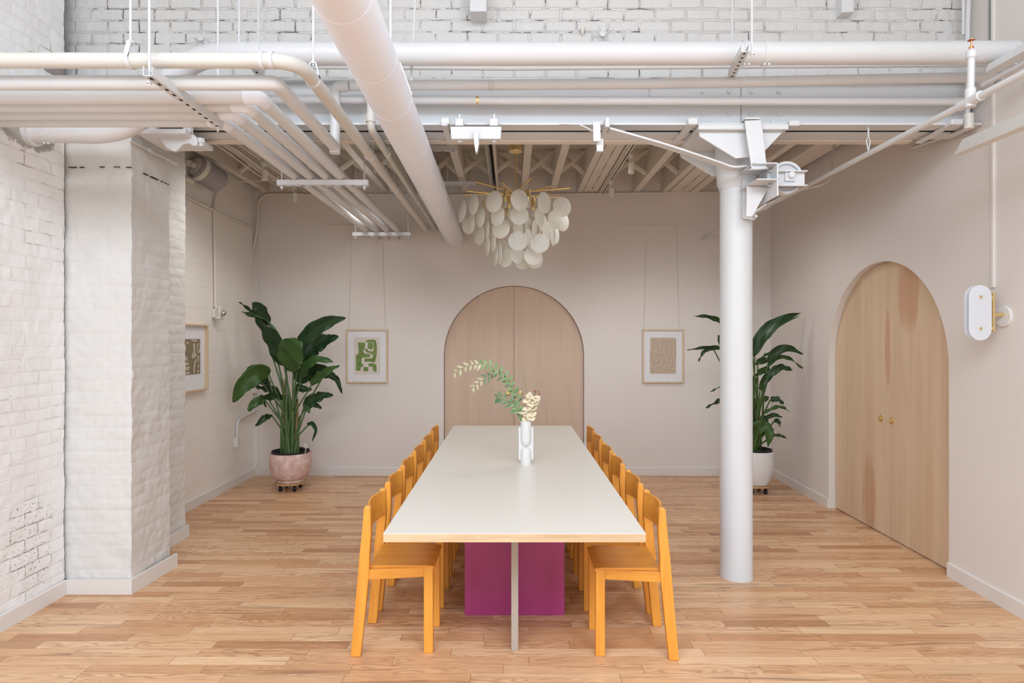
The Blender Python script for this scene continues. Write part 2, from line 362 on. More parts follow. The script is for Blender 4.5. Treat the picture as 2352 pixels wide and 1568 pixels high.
# back wall with an arched recess; right wall the same
def arch_wall(u0, u1, z1, cu, r, zs, d=.0):
    p = [(u0, 0)]
    p += [(cu-r, 0), (cu-r, zs)]
    for i in range(1, 40): a = math.pi*(1-i/40); p.append((cu+r*math.cos(a), zs+r*math.sin(a)))
    p += [(cu+r, zs), (cu+r, 0), (u1, 0), (u1, z1), (u0, z1)]; return p
ACU, AR, AZ = .039, .842, 1.428
struct('wall_back', MB().prism(arch_wall(-3.30, 3.40, 3.72, ACU, AR, AZ), .2, lambda u, v, w: Vector((u, YB+w, v))), 'wallp', smooth=20)
ang = math.atan(.03); dY = Vector((math.sin(ang), math.cos(ang), 0)); dN = Vector((math.cos(ang), -math.sin(ang), 0))   # along and into the right wall
R0 = Vector((wx(0), 0, 0))
def rw(u, v, w): return R0+dY*u+dN*w+Vector((0, 0, v))
RCU = 5.045
struct('wall_right', MB().prism(arch_wall(-.8, YB+.02, 5.2, RCU, AR, AZ), .2, rw), 'wallp', smooth=20)
# double doors inside the arches
def arch_leaf(fn, cu, r, zs, side, mb, z0=.012):
    g = .0015; p = [(cu+side*g, z0), (cu+side*r, z0), (cu+side*r, zs)]
    for i in range(1, 21): a = math.pi/2*i/20; p.append((cu+side*max(g, r*math.cos(a)), zs+r*math.sin(a)))
    if side < 0: p = p[::-1]
    mb.prism(p, .035, fn); return mb
for (nm, fn, cu, d, mat, lab, hz, offs) in (('door_1', lambda u, v, w: Vector((u, YB+.05+w, v)), ACU, .05, 'doorb', 'pale pinkish plywood double door in the arch of the back wall', .977, (-.103, .036)),
                                      ('door_2', lambda u, v, w: rw(u, v, .06+w), RCU, .06, 'door', 'arched birch plywood double door in the right wall', .968, (-.062, .062))):
    e = bpy.data.objects.new(nm, None); COL.objects.link(e); tag(e, lab, kind='structure')
    for sd in (-1, 1):
        lf = arch_leaf(fn, cu, AR-.004, AZ, sd, MB()).build('door_leaf', mat, e, smooth=20, bevel=.001)
        k = MB(); base = fn(cu+(.075 if sd > 0 else -.075), hz, 0); nrm = (fn(0, 0, 0)-fn(0, 0, 1)).normalized(); q = Vector((0, 0, 1)).cross(nrm)
        m = Matrix((q, Vector((0, 0, 1)), nrm)).transposed()
        k.lathe([(.028, 0), (.028, .003), (.024, .005), (.020, .003), (.019, .014), (.016, .016), (.001, .016)], base, 24, 'Z', m)
        k.build('door_knob', 'brass', lf)
# near-black sheet standing in for the shade behind the door leaves
struct('shade_behind_doors', MB().box(-.85, .93, YB+.12, YB+.2, 0, 2.3), 'dark', smooth=0)
# left side: near brick wall, brick pier in two steps, painted block wall
mb, uv = wall_strip([(-2.86, -1.2), (-2.86, 1.6)], 0, 4.6, .1, .004, 0, 1, u0=2.8)
set_uv(struct('wall_left_near', mb, 'brick_left'), uv)
mb, uv = wall_strip([(-2.86, 1.6), (-2.86, 3.905)], 0, 4.6, .014, .007, .0025, 1, u0=5.6)
set_uv(struct('wall_left', mb, 'brick_left', smooth=80), uv)
mb, uv = wall_strip([(-2.90, 3.925), (-2.845, 3.922), (-2.44, 3.922), (-2.445, 4.37), (-2.69, 4.38), (-2.69, 5.04), (-3.10, 5.05)][::1], 0, 3.0, .014, .009, .003, 4)
set_uv(struct('wall_left_pier', mb, 'brick_pier', smooth=80), uv)
mb, uv = wall_strip([(-2.445, 4.365), (-2.69, 4.375), (-2.69, 5.04), (-3.10, 5.05)], 2.99, 3.38, .02, .009, .003, 4)
set_uv(struct('wall_left_pier_top', mb, 'brick_pier', smooth=80), uv)
struct('wall_left_core', MB().box(-3.3, -2.89, -1.2, 3.94, 0, 4.6).box(-3.3, -2.46, 3.945, 4.355, 0, 2.99).box(-3.3, -2.71, 4.37, 5.02, 0, 3.38), 'dark', smooth=0)
# rough chipped mortar line low on the near brick wall and a cracked plaster course round the pier
ck = MB()
for (xa, xb, ya, yb, z) in ((-2.84, -2.79, 3.908, 3.913, 2.735), (-2.77, -2.74, 3.908, 3.913, 2.735), (-2.64, -2.61, 3.908, 3.913, 2.737), (-2.55, -2.51, 3.908, 3.913, 2.737), (-2.47, -2.44, 3.908, 3.913, 2.735)):
    ck.box(xa, xb, 3.912, 3.93, z, z+.0035)
for (ya, yb) in ((4.05, 4.10), (4.13, 4.22), (4.25, 4.27), (4.29, 4.31), (4.33, 4.345)): ck.box(-2.45, -2.433, ya, yb, 2.733, 2.7365)
struct('trim_1', ck, 'dark', smooth=0)
me = MB().add([(XL, 4.9, 0), (XL, YB, 0), (XL, YB, 3.72), (XL, 4.9, 3.72)], [(0, 3, 2, 1)])
o = struct('wall_left_block', me, 'block'); set_uv(o, [(4.9+.02, -.02), (YB+.02, -.02), (YB+.02, 3.70), (4.9+.02, 3.70)])
struct('wall_left_block_core', MB().box(XL-.2, XL-.01, 4.9, YB+.1, 0, 3.72), 'wallp', smooth=0)
struct('trim_2', MB().box(XL, XL+.05, YB-.02, YB, .09, 3.4), 'trim')
# baseboards
BH = .095
def bb(name, a, b, n, h=BH):
    a = Vector(a+(0,)); b = Vector(b+(0,)); d = (b-a); L = d.length; d.normalize(); n = Vector(n+(0,)).normalized()
    struct(name, MB().prism([(0, 0), (.015, 0), (.015, h-.006), (.011, h), (0, h)], L, lambda u, v, w: a+d*w+n*u+Vector((0, 0, v))), 'trim', smooth=0)
bb('baseboard_back', (XL, YB), (ACU-AR, YB), (0, -1)); bb('baseboard_back_right', (ACU+AR, YB), (wx(YB), YB), (0, -1))
p = rw(RCU+AR, 0, 0); q = rw(YB, 0, 0); bb('baseboard_right_far', (p.x, p.y), (q.x, q.y), (-dN.x, -dN.y))
p = rw(-.8, 0, 0); q = rw(RCU-AR, 0, 0); bb('baseboard_right', (p.x, p.y), (q.x, q.y), (-dN.x, -dN.y))
bb('baseboard_left', (-2.855, -1.2), (-2.855, 3.915), (1, 0)); 
struct('baseboard_left_pier', MB().prism([(-2.855, 3.90), (-2.425, 3.90), (-2.395, 4.384), (-2.41, 4.384), (-2.44, 3.915), (-2.855, 3.915)], BH, lambda u, v, w: Vector((u, v, w))), 'trim', smooth=0)
struct('baseboard_left_step', MB().prism([(-2.675, 4.38), (-2.662, 5.05), (-2.68, 5.05), (-2.69, 4.38)], BH, lambda u, v, w: Vector((u, v, w))), 'trim', smooth=0)
bb('baseboard_left_block', (XL, 5.05), (XL, YB), (1, 0))
# brick wall above the opening
mb, uv = wall_strip([(-2.95, 4.0), (3.1, 4.0)], 3.30, 4.25, .014, .006, .005, 9)
set_uv(struct('wall_upper', mb, 'brick_up', smooth=80), uv)
struct('wall_upper_core', MB().box(-3.3, 3.3, 4.012, 4.36, 3.30, 4.7).box(-3.3, 3.3, 3.99, 4.01, 4.24, 4.7), 'wallp', smooth=0)
fc = MB()
for i in range(46): fc.box(-3.1, 3.3, -2.3+i*.14, -2.3+i*.14+.136, 4.7, 4.74)
struct('ceiling_front', fc.box(-3.2, 3.4, -2.4, 4.4, 4.745, 4.8), 'pipe', smooth=0)
# rear ceiling: deck boards over joists
dk = MB()
for i in range(22): dk.box(-3.3, 3.35, 4.3+i*.14, 4.3+i*.14+.136, ZD, ZD+.03)
dk.box(-3.3, 3.35, 4.3, 7.5, ZD+.031, ZD+.06)
struct('ceiling', dk, 'joist', smooth=0)
n = 0
def joist(px0, px1, z0=ZJ, mat='joist'):
    global n
    n += 1; x0 = (px0-CX)*YB/F; x1 = (px1-CX)*YB/F
    struct('ceiling_joist' if n == 1 else 'ceiling_joist', MB().box(x0, x1, 4.36, YB+.01, z0, ZD), mat, smooth=0, bevel=.004)
cs = [612, 678, 744, 812, 886, 948, 1010, 1070, 1204, 1269, 1332, 1397, 1460, 1527, 1593, 1660, 1715]
for c_ in (612, 678, 744, 812, 886, 948, 1010, 1070, 1204, 1269, 1460, 1660): joist(c_-7, c_+7)
joist(1128, 1134); joist(1141, 1146)
joist(1325, 1338); joist(1339, 1372); joist(1374, 1386, ZJ-.01)     # cracked heavy timber
joist(1519, 1533); joist(1536, 1580); joist(1582, 1600, ZJ-.01); joist(1700, 1745)
# dark checks in the heavy timbers
for (pa, za) in ((1356, 0), (1560, 3)):
    pts = []; X0 = (pa-CX)*YB/F
    for i in range(40):
        Y = 4.6+i*.065; pts.append(Vector((X0+.03*noise.noise(Vector((Y*1.3, za, 0)))+.012*noise.noise(Vector((Y*9, za, 5))), Y, ZJ)))
    struct('trim_3', MB().tube(pts, [.0005+.003*abs(math.sin(i*.45+za)) for i in range(40)], 5), 'dark')
# cross bridging between joists
allc = [612, 678, 744, 812, 886, 948, 1010, 1070, 1137, 1204, 1269, 1332, 1380, 1460, 1526, 1600, 1660]
for a, b in zip(allc, allc[1:]):
    xa = (a+7-CX)*YB/F; xb = (b-7-CX)*YB/F
    struct('ceiling_brace', MB().beam((xa, 6.50, ZJ+.03), (xb, 6.50, ZD-.03), .055, .03, (0, 0, 1)), 'joist', smooth=0)
    struct('ceiling_brace', MB().beam((xa, 6.57, ZD-.03), (xb, 6.57, ZJ+.03), .055, .03, (0, 0, 1)), 'joist', smooth=0)
    if 1000 < a < 1700:
        struct('ceiling_brace', MB().beam((xa, 5.50, ZJ+.03), (xb, 5.50, ZD-.03), .055, .03, (0, 0, 1)), 'joist', smooth=0)

# ------------------------------------------------------------ steel lintel beam
bm = T('steel_beam', 'long white painted steel beam under the brick wall, with bolts and a vertical black joint over the column', 'beam', (0, 4.1, 2.995))
jx = (1700-CX)*3.99/F
bm.part('web', MB().box(-2.95, jx-.002, 3.975, 3.99, 3.0, 3.33).box(jx+.002, 3.0, 3.975, 3.99, 3.0, 3.33), 'steel', smooth=0)
bm.part('joint_gap', MB().box(jx-.002, jx+.002, 3.98, 3.989, 3.0, 3.33), 'dark', smooth=0)
bm.part('flange', MB().box(-2.95, 3.0, 3.88, 3.99, 2.997, 3.012), 'steel', smooth=0, bevel=.003)
bm.part('flange', MB().box(-2.95, 3.0, 4.035, 4.16, 2.995, 3.015), 'steel', smooth=0, bevel=.003)
bm.part('top_flange', MB().box(-2.95, 3.0, 3.93, 4.2, 3.30, 3.315), 'steel', smooth=0)
bm.part('slot_shade', MB().box(-2.95, 3.0, 3.992, 4.034, 3.004, 3.3), 'dark', smooth=0)  # dark bar put in as the shade of the slot between the flanges
bm.part('ledger', MB().box(-2.5, 2.75, 4.165, 4.24, 2.985, 3.05), 'joist', smooth=0, bevel=.006)
for px in (1613, 1673, 1725, 1788):
    for py in (211, 262): bm.part('bolt', MB().lathe([(.017, 0), (.017, .004), (.0115, .004), (.010, .013), (.001, .014)], at(px, py, 3.975), 16, 'Y', Matrix.Identity(3)), 'steel')

# ------------------------------------------------------------ column with its capital and pulley
ccx, ccy = 1.5525, 4.2
column = T('steel_column', 'round white steel column standing on the floor right of the table', 'column', (ccx, ccy, 0))
column.part('shaft', MB().lathe([(.111, 0), (.111, .02), (.108, .03), (.107, 1.5), (.106, 2.99)], (ccx, ccy, 0), 48), 'steel')
zt = 3.0
cap = MB()
yy = 3.86
# top plate and two wing gussets
cap.box(1.19, 1.76, 3.86, 4.35, 2.962, 2.993)
column.part('cap_plate', cap, 'steel', smooth=0, bevel=.003)
for y0 in (3.9, 4.33):
    column.part('gusset', MB().prism([(1.205, 2.962), (1.745, 2.962), (1.62, 2.83), (1.56, 2.80), (1.44, 2.79), (1.21, 2.93)], .02, lambda u, v, w, y0=y0: Vector((u, y0+w, v))), 'steel', smooth=0, bevel=.003)
column.part('collar', MB().lathe([(.109, 2.66), (.125, 2.70), (.14, 2.96), (.109, 2.962)], (ccx, ccy, 0), 40), 'steel')
for px, py in ((1636, 306), (1774, 306), (1637, 280), (1774, 280)):
    column.part('bolt', MB().lathe([(.013, -.02), (.013, 0), (.008, .001), (.008, .012), (.001, .012)], at(px, py, 3.93), 6), 'steel')
# bracket assembly clamped to the column
br = T('strap_bracket', 'white steel strap and channel bracket bolted to the upper column, holding a pulley wheel', 'bracket', (1.6, 4.0, 2.6))
def P(px, py, Y=3.9): return at(px, py, Y)
def plate(poly, Y, th): return MB().prism([((x-CX)*Y/F, H-(y-CY)*Y/F) for x, y in poly], th, lambda u, v, w: Vector((u, Y+w, v)))
br.part('hook_strap', plate([(1711, 277), (1747, 275), (1752, 300), (1762, 388), (1727, 390), (1716, 315)], 3.83, .012), 'steel', smooth=0, bevel=.002)
br.part('hook_top', MB().box(P(1711, 0, 3.83).x, P(1747, 0, 3.83).x, 3.83, 3.95, 3.016, 3.028), 'steel', smooth=0, bevel=.003)
br.part('back_plate', plate([(1706, 384), (1735, 384), (1735, 505), (1706, 501)], 4.06, .012), 'steel', smooth=0, bevel=.002)
br.part('channel', MB().add([P(1712, 392, 4.06), P(1765, 386, 3.80), P(1727, 388, 3.80), P(1706, 392, 4.06)], [(0, 1, 2, 3)]), 'steel', solid=.01)
bx = MB(); xa, xb = P(1710, 0, 3.95).x, P(1765, 0, 3.95).x; za, zb = P(0, 430, 3.95).z, P(0, 388, 3.95).z
bx.box(xb-.01, xb, 3.80, 4.08, za-.09, zb); bx.box(xa, xb, 3.80, 4.08, zb-.008, zb); bx.box(xa+.02, xb, 3.80, 4.08, za+.01, za+.018)
br.part('box_channel', bx, 'steel', smooth=0, bevel=.002)
br.part('gusset', MB().prism([((x-CX)*3.95/F, H-(y-CY)*3.95/F) for x, y in ((1716, 428), (1766, 430), (1728, 497), (1714, 497))], .012, lambda u, v, w: Vector((u, 3.95+w, v))), 'steel', smooth=0, bevel=.002)
pts = [P(1398, 300, 3.90), P(1520, 335, 3.90), P(1600, 361, 3.92), P(1650, 378, 3.95), P(1680, 388, 3.96), P(1712, 386, 3.96)]
pp = spline(pts, 5); mbb = MB()
vs = []; fs = []
for i, p in enumerate(pp):
    for dy in (-.035, .035):
        for dz in (0, .012): vs.append(p+Vector((0, dy, dz)))
for i in range(len(pp)-1):
    a = i*4; fs += [(a, a+4, a+6, a+2), (a+1, a+3, a+7, a+5), (a, a+1, a+5, a+4), (a+2, a+6, a+7, a+3)]
fs += [(0, 2, 3, 1), (len(pp)*4-4, len(pp)*4-3, len(pp)*4-1, len(pp)*4-2)]
br.part('diagonal_strap', MB().add(vs, fs), 'steel', smooth=40)
for px, py in ((1724, 494), (1735, 497)): br.part('bolt', MB().lathe([(.011, 0), (.011, .012), (.001, .013)], P(px, py, 4.05), 12, 'Y'), 'steel')
pul = T('pulley_wheel', 'white cast pulley wheel between two short channels beside the column top', 'pulley', P(1803, 410, 3.95))
wc = P(1803, 410, 3.97)
pul.part('wheel', MB().lathe([(.03, -.012), (.085, -.012), (.088, -.028), (.104, -.030), (.106, -.022), (.092, -.004), (.092, .004), (.106, .022), (.104, .030), (.088, .028), (.085, .012), (.03, .012)], wc, 48, 'Y'), 'steel')
for y0 in (3.90, 4.02):
    x0, x1 = P(1762, 0, 3.9).x, P(1848, 0, 3.9).x; z0, z1 = P(0, 429, 3.9).z, P(0, 394, 3.9).z
    pul.part('side_channel', MB().box(x0, x1, y0, y0+.008, z0, z1).box(x0, x1+.006, y0-.03, y0+.008, z1-.006, z1).box(x0, x1+.004, y0-.03, y0+.008, z0, z0+.006), 'steel', smooth=0)
pul.part('axle', MB().lathe([(.022, -.16), (.022, .0), (.001, .0)], wc+Vector((0, .09, 0)), 20, 'Y'), 'steel')
pul.part('axle_cap', MB().lathe([(.021, 0), (.021, .03), (.015, .034), (.001, .034)], wc+Vector((0, -.07, 0)), 20, 'Y'), 'steel')
pul.part('pad', MB().box(wc.x-.036, wc.x+.028, 3.885, 3.90, wc.z-.036, wc.z+.036), 'steel', smooth=0)

# clamps riding on the beam flange
c1 = T('beam_clamp', 'white bolted steel plate with a centre fin clamped under the beam, above the chandelier', 'clamp', (0, 3.9, 2.95))
c1.part('strap', MB().box(P(1016, 0).x, P(1030, 0).x, 3.84, 4.2, 2.978, 2.992).box(P(1016, 0).x, P(1034, 0).x, 3.84, 3.86, 2.99, 3.03), 'steel', smooth=0, bevel=.004)
c1.part('plate', plate([(1034, 290), (1152, 290), (1150, 319), (1036, 319)], 3.82, .05), 'steel', smooth=0, bevel=.004)
c1.part('fin', plate([(1086, 300), (1099, 300), (1100, 330), (1096, 349), (1092, 349), (1089, 330)], 3.78, .05), 'steel', smooth=0, bevel=.003)
for px in (1056, 1135):
    c1.part('lug', MB().box(P(px-10, 0, 3.84).x, P(px+9, 0, 3.84).x, 3.82, 3.90, P(0, 291, 3.84).z, P(0, 274, 3.84).z), 'steel', smooth=0, bevel=.004)
    c1.part('bolt', MB().lathe([(.016, -.012), (.016, 0), (.01, .001), (.01, .02), (.001, .02)], P(px, 270, 3.86), 6), 'steel')
    c1.part('nut', MB().lathe([(.018, -.012), (.018, 0), (.001, .0)], P(px, 323, 3.86), 6), 'steel')
c2 = T('beam_clip', 'white folded steel clip hooked over the beam flange between chandelier and column', 'clamp', P(1377, 310))
c2.part('clip', plate([(1362, 279), (1379, 279), (1380, 324), (1363, 324)], 3.82, .012), 'steel', smooth=0, bevel=.002)
c2.part('hook', MB().box(P(1386, 0).x, P(1397, 0).x, 3.83, 3.99, P(0, 300).z, P(0, 278).z), 'steel', smooth=0, bevel=.006)
c2.part('tail', plate([(1370, 318), (1386, 318), (1386, 347), (1371, 347)], 3.86, .03), 'steel', smooth=0, bevel=.002)
c2.part('strut', MB().beam(P(1285, 286, 3.87), P(1330, 287, 3.87), .03, .006).beam(P(1330, 287, 3.87), P(1362, 302, 3.87), .03, .006), 'steel', smooth=0)
c3 = T('beam_strap', 'white flat steel strap running back under the beam, just left of the column', 'clamp', P(1590, 300))
c3.part('strap', MB().beam(P(1590, 284, 3.85), P(1547, 330, 4.22), .05, .012), 'steel', smooth=0, bevel=.003)
c3.part('hook', MB().box(P(1580, 0, 3.85).x, P(1603, 0, 3.85).x, 3.84, 3.9, P(0, 287, 3.85).z, P(0, 276, 3.85).z+.015), 'steel', smooth=0, bevel=.008)
c4 = T('beam_end_hook', 'short white steel hook on the beam flange right of the column capital', 'clamp', P(1825, 282))
c4.part('hook', MB().box(P(1813, 0, 3.85).x, P(1838, 0, 3.85).x, 3.845, 3.9, P(0, 289, 3.85).z, P(0, 276, 3.85).z), 'steel', smooth=0, bevel=.008)
c5 = T('wall_strap', 'white steel strap hooked under the beam at the right wall', 'clamp', P(2200, 285))
c5.part('strap', MB().beam(P(2195, 280, 3.84), P(2110, 328, 4.14), .045, .012), 'steel', smooth=0, bevel=.003)
c5.part('hook', MB().box(P(2183, 0, 3.84).x, P(2211, 0, 3.84).x, 3.83, 3.9, P(0, 287, 3.84).z, P(0, 273, 3.84).z), 'steel', smooth=0, bevel=.008)
# slots seen between the two flanges
# cast bracket on the left end
cb = T('cast_shelf_bracket', 'white cast iron shelf bracket with a curved rib on top of the brick pier', 'bracket', P(400, 300, 3.85))
cb.part('shelf', MB().prism([(P(310, 0, 3.8).x, 3.80), (P(425, 0, 3.8).x, 3.80), (P(480, 0, 4.1).x, 4.16), (P(370, 0, 4.1).x, 4.16)], .03, lambda u, v, w: Vector((u, v, 2.915+w))), 'steel', smooth=0, bevel=.003)
rib = [(366, 303), (372, 325), (385, 342), (402, 350), (412, 345), (422, 333), (436, 331), (448, 338), (457, 334), (455, 318), (440, 303)]
cb.part('rib', MB().prism([((x-CX)*3.9/F, H-(y-CY)*3.9/F) for x, y in rib], .035, lambda u, v, w: Vector((u, 3.88+w, v))), 'steel', smooth=30, bevel=.008)
cb.part('post', MB().box(P(340, 0, 3.84).x, P(358, 0, 3.84).x, 3.84, 3.88, 2.94, 3.04), 'steel', smooth=0, bevel=.003)
cb.part('post', MB().box(P(420, 0, 3.84).x, P(437, 0, 3.84).x, 3.84, 3.88, 2.94, 3.04), 'steel', smooth=0, bevel=.003)
cb.part('bolt', MB().lathe([(.014, -.05), (.014, -.03), (.022, -.028), (.022, 0), (.001, 0)], P(462, 318, 3.9), 6), 'steel')
# ------------------------------------------------------------ the long table
tx, ty0, ty1, tys = .018, 2.806, 6.285, 4.57
TZ = .74
tb = T('dining_table', 'long white laminate table with pale wood edges on grey and magenta panel legs', 'table', (tx, 4.55, 0))
for y0, y1 in ((ty0, tys-.001), (tys+.001, ty1)):
    top = tb.part('tabletop', MB().box(tx-.605, tx+.605, y0+(.0025 if y0 > ty0 else 0), y1-(.0025 if y1 < ty1 else 0), TZ-.0025, TZ), 'laminate', smooth=0)
    tb.part('edge_band', MB().box(tx-.6045, tx+.6045, y0+.0005, y1-.0005, TZ-.04, TZ-.0006), 'edge', parent=top, smooth=0)
for yc, side in ((3.617, 1), (5.475, -1)):
    tb.part('table_fin', MB().box(tx-.015, tx+.022, yc-.42, yc-.0105, 0, TZ-.04), 'finbase', smooth=0, bevel=.002, label='grey upright fin leg')
    tb.part('table_fin', MB().box(tx-.015, tx+.022, yc+.0105, yc+.42, 0, TZ-.04), 'finbase', smooth=0, bevel=.002, label='grey upright fin leg')
    tb.part('table_panel', MB().box(tx-.29, tx+.30, yc-.01, yc+.01, 0, TZ-.04), 'pink', smooth=0, bevel=.0015, label='glossy magenta cross panel')
# ------------------------------------------------------------ chairs (built facing +X, then copied)
chair = T('dining_chair', 'x', 'chair', (0, 0, 0))
pf = [(-.225, 0), (-.173, 0), (-.128, .43), (-.126, .527), (-.118, .638), (-.1225, .765), (-.128, .775), (-.150, .775), (-.156, .765), (-.167, .638), (-.179, .527), (-.187, .43)]
for y0 in (-.203, .165):
    chair.part('rear_leg', MB().prism(pf, .036, lambda u, v, w, y0=y0: Vector((u, y0+w, v))), 'chair', smooth=0, bevel=.006)
for y0 in (-.163, .128):
    chair.part('front_leg', MB().box(.147, .195, y0, y0+.035, 0, .447), 'chair', smooth=0, bevel=.004)
    chair.part('side_rail', MB().add([Vector((x, y, z)) for x, ya, yb in ((-.15, (y0-.035 if y0 < 0 else y0+.045), 0), (.148, y0+.006, 0)) for y, z in ((ya, .395), (ya, .446), (ya+.022, .446), (ya+.022, .395))],
        [(0, 1, 2, 3), (7, 6, 5, 4), (0, 4, 5, 1), (1, 5, 6, 2), (2, 6, 7, 3), (3, 7, 4, 0)]), 'chairx', smooth=0, bevel=.002)
chair.part('front_rail', MB().box(.152, .172, -.13, .13, .395, .446), 'chair', smooth=0, bevel=.002)
sg = MB(); NX, NY = 12, 8
for k in range(2):
    for i in range(NX+1):
        for j in range(NY+1):
            u = i/NX; v = j/NY*2-1; wd = .165+(1-u)*.002; x = -.135+u*.337
            sg.v.append(Vector((x, v*wd, (.4585 if k == 0 else .4475)-.008*math.sin(math.pi*min(1, u*1.1))*(1-v*v)*.9-(.006 if u > .96 else 0))))
w_ = NY+1; o_ = (NX+1)*w_
for i in range(NX):
    for j in range(NY):
        a = i*w_+j; sg.f += [(a, a+1, a+w_+1, a+w_), (a+o_, a+w_+o_, a+w_+1+o_, a+1+o_)]
for i in range(NX): sg.f += [(i*w_, (i+1)*w_, (i+1)*w_+o_, i*w_+o_), (i*w_+NY, i*w_+NY+o_, (i+1)*w_+NY+o_, (i+1)*w_+NY)]
for j in range(NY): sg.f += [(j, j+o_, j+1+o_, j+1), (NX*w_+j, NX*w_+j+1, NX*w_+j+1+o_, NX*w_+j+o_)]
chair.part('seat', sg, 'chairx', smooth=40)
bk = MB(); NJ = 16
for j in range(NJ+1):
    v = j/NJ*2-1; bow = -.034*(1-v*v)
    for (x, z) in ((-.130, .628), (-.118, .628), (-.124, .765), (-.136, .765)): bk.v.append(Vector((x+bow, v*.170, z+(.004*(1-v*v) if z > .7 else -.004*(1-v*v)))))
for j in range(NJ): a = j*4; bk.f += [(a, a+1, a+5, a+4), (a+1, a+2, a+6, a+5), (a+2, a+3, a+7, a+6), (a+3, a, a+4, a+7)]
bk.f += [(0, 3, 2, 1), (NJ*4, NJ*4+1, NJ*4+2, NJ*4+3)]
chair.part('backrest', bk, 'chairx', smooth=40, bevel=.003)
ords = ['nearest', 'second', 'third', 'fourth', 'fifth', 'farthest']
ly = [3.335, 3.862, 4.345, 4.868, 5.383, 5.905]; ry = [3.300, 3.825, 4.400, 4.868, 5.405, 5.88]
first = True
for side, ys in ((-1, ly), (1, ry)):
    for i, y in enumerate(ys):
        e = chair.e if first else copy_tree(chair.e); first = False
        e.location = (tx+side*.617-(.0 if side < 0 else -.0), y, 0); e.rotation_euler = (0, 0, (0 if side < 0 else math.pi)+random.uniform(-.012, .012))
        sd = 'left' if side < 0 else 'right'
        e['label'] = ('honey wood chair on the %s side of the table, %s the camera' % (sd, 'nearest') if i == 0 else
                      'honey wood chair on the %s side, farthest from the camera, by the back wall' % sd if i == 5 else
                      'honey wood chair on the %s side of the table, %s one from the front' % (sd, ords[i]))
        if i == 0: e['label'] = 'nearest honey wood chair on the %s side of the table, whole seat showing' % sd
        e['group'] = 'honey wood chairs down the %s side of the table' % sd
# ------------------------------------------------------------ vase
vx, vy = .109, 4.35
vs_ = T('vase', 'white ceramic vase of two stacked tubes between flat side fins', 'vase', (vx, vy, TZ))
vs_.part('upper_tube', MB().lathe([(.012, .136), (.028, .141), (.036, .155), (.0385, .18), (.0385, .31), (.033, .31), (.033, .20), (.02, .18), (.001, .18)], (vx, vy, TZ), 36), 'ceramic')
vs_.part('lower_tube', MB().lathe([(.0385, 0), (.0385, .085), (.036, .105), (.028, .119), (.012, .126), (.001, .127)], (vx, vy, TZ), 36), 'ceramic')
vs_.part('fin', MB().box(vx-.052, vx+.052, vy-.006, vy+.02, TZ+.034, TZ+.265), 'ceramic', smooth=0, bevel=.002)
# foliage helper: small leaves along a stem
def leaflet(mb, p, d, up, L, w):
    d = d.normalized(); s = d.cross(up)
    if s.length < 1e-3: s = Vector((0, 1, 0))
    s.normalize(); n = s.cross(d); o = len(mb.v)
    for t, k in ((0, .05), (.18, .7), (.42, 1), (.7, .72), (1, .02)):
        c = p+d*L*t-n*(L*.18*t*t)
        mb.v += [c-s*w*k*.5+n*w*.12*k, c, c+s*w*k*.5+n*w*.12*k]
    for i in range(4): a = o+i*3; mb.f += [(a, a+1, a+4, a+3), (a+1, a+2, a+5, a+4)]
def zz(x, y, dy=0): return at(1020+x/5.226, 800+y/5.226, vy+dy)
def branch(pts, label, nleaf, L0, tipfrac, dep, name='leafy_branch', mat='euc', tipmat='euct'):
    k = len(pts); path = spline([zz(x, y, dep*math.sin(i/(k-1)*2.2)) for i, (x, y) in enumerate(pts)], 8)
    root = Vector((vx-.008, vy+dep*.2, TZ+.25)); path = [root]+path
    t = T(name, label, 'foliage', path[0])
    t.part('stem', MB().tube(path, [.0022*(1-.6*i/len(path)) for i in range(len(path))], 6), 'eucg')
    a = MB(); b = MB(); n = len(path)
    for i in range(nleaf):
        f = .15+.85*i/(nleaf-1); j = min(n-2, int(f*(n-1))); p = path[j].lerp(path[j+1], f*(n-1)-j) if f < 1 else path[-1]
        d = (path[j+1]-path[j]).normalized(); sgn = 1 if i % 2 else -1
        pr = Vector((-d.z, random.uniform(-.6, .6), d.x))*sgn
        dd = d*.55+pr*.9+Vector((0, 0, -.25)); tgt = b if f > tipfrac else a
        leaflet(tgt, p, dd, Vector((random.uniform(-.4, .4), -1, random.uniform(-.3, .5))), L0*random.uniform(.8, 1.15), L0*.36)
    if a.v: t.part('leaves', a, mat)
    if b.v: t.part('tip_leaves', b, tipmat, label='pale pinkish leaves at the tip')
    return t
branch([(900, 830), (880, 600), (810, 450), (740, 330), (620, 240), (500, 195), (400, 190), (270, 215), (130, 290)], 'longest arching green branch in the vase, pale drooping leaves at its tip', 30, .050, .70, -.05, mat='eucg')
branch([(905, 830), (890, 620), (800, 470), (730, 370), (620, 300), (530, 330), (440, 390), (350, 470)], 'shorter arching branch in the vase below the longest, with pinkish tip leaves', 24, .046, .78, .05)
branch([(915, 830), (850, 720), (780, 630), (690, 590), (640, 590)], 'short sage green sprig leaning left low over the vase rim', 12, .056, 2, -.06)
branch([(925, 830), (890, 740), (860, 690), (840, 640)], 'small bright sprig tucked beside the orchid at the vase rim', 8, .05, 2, -.04, mat='eucg')
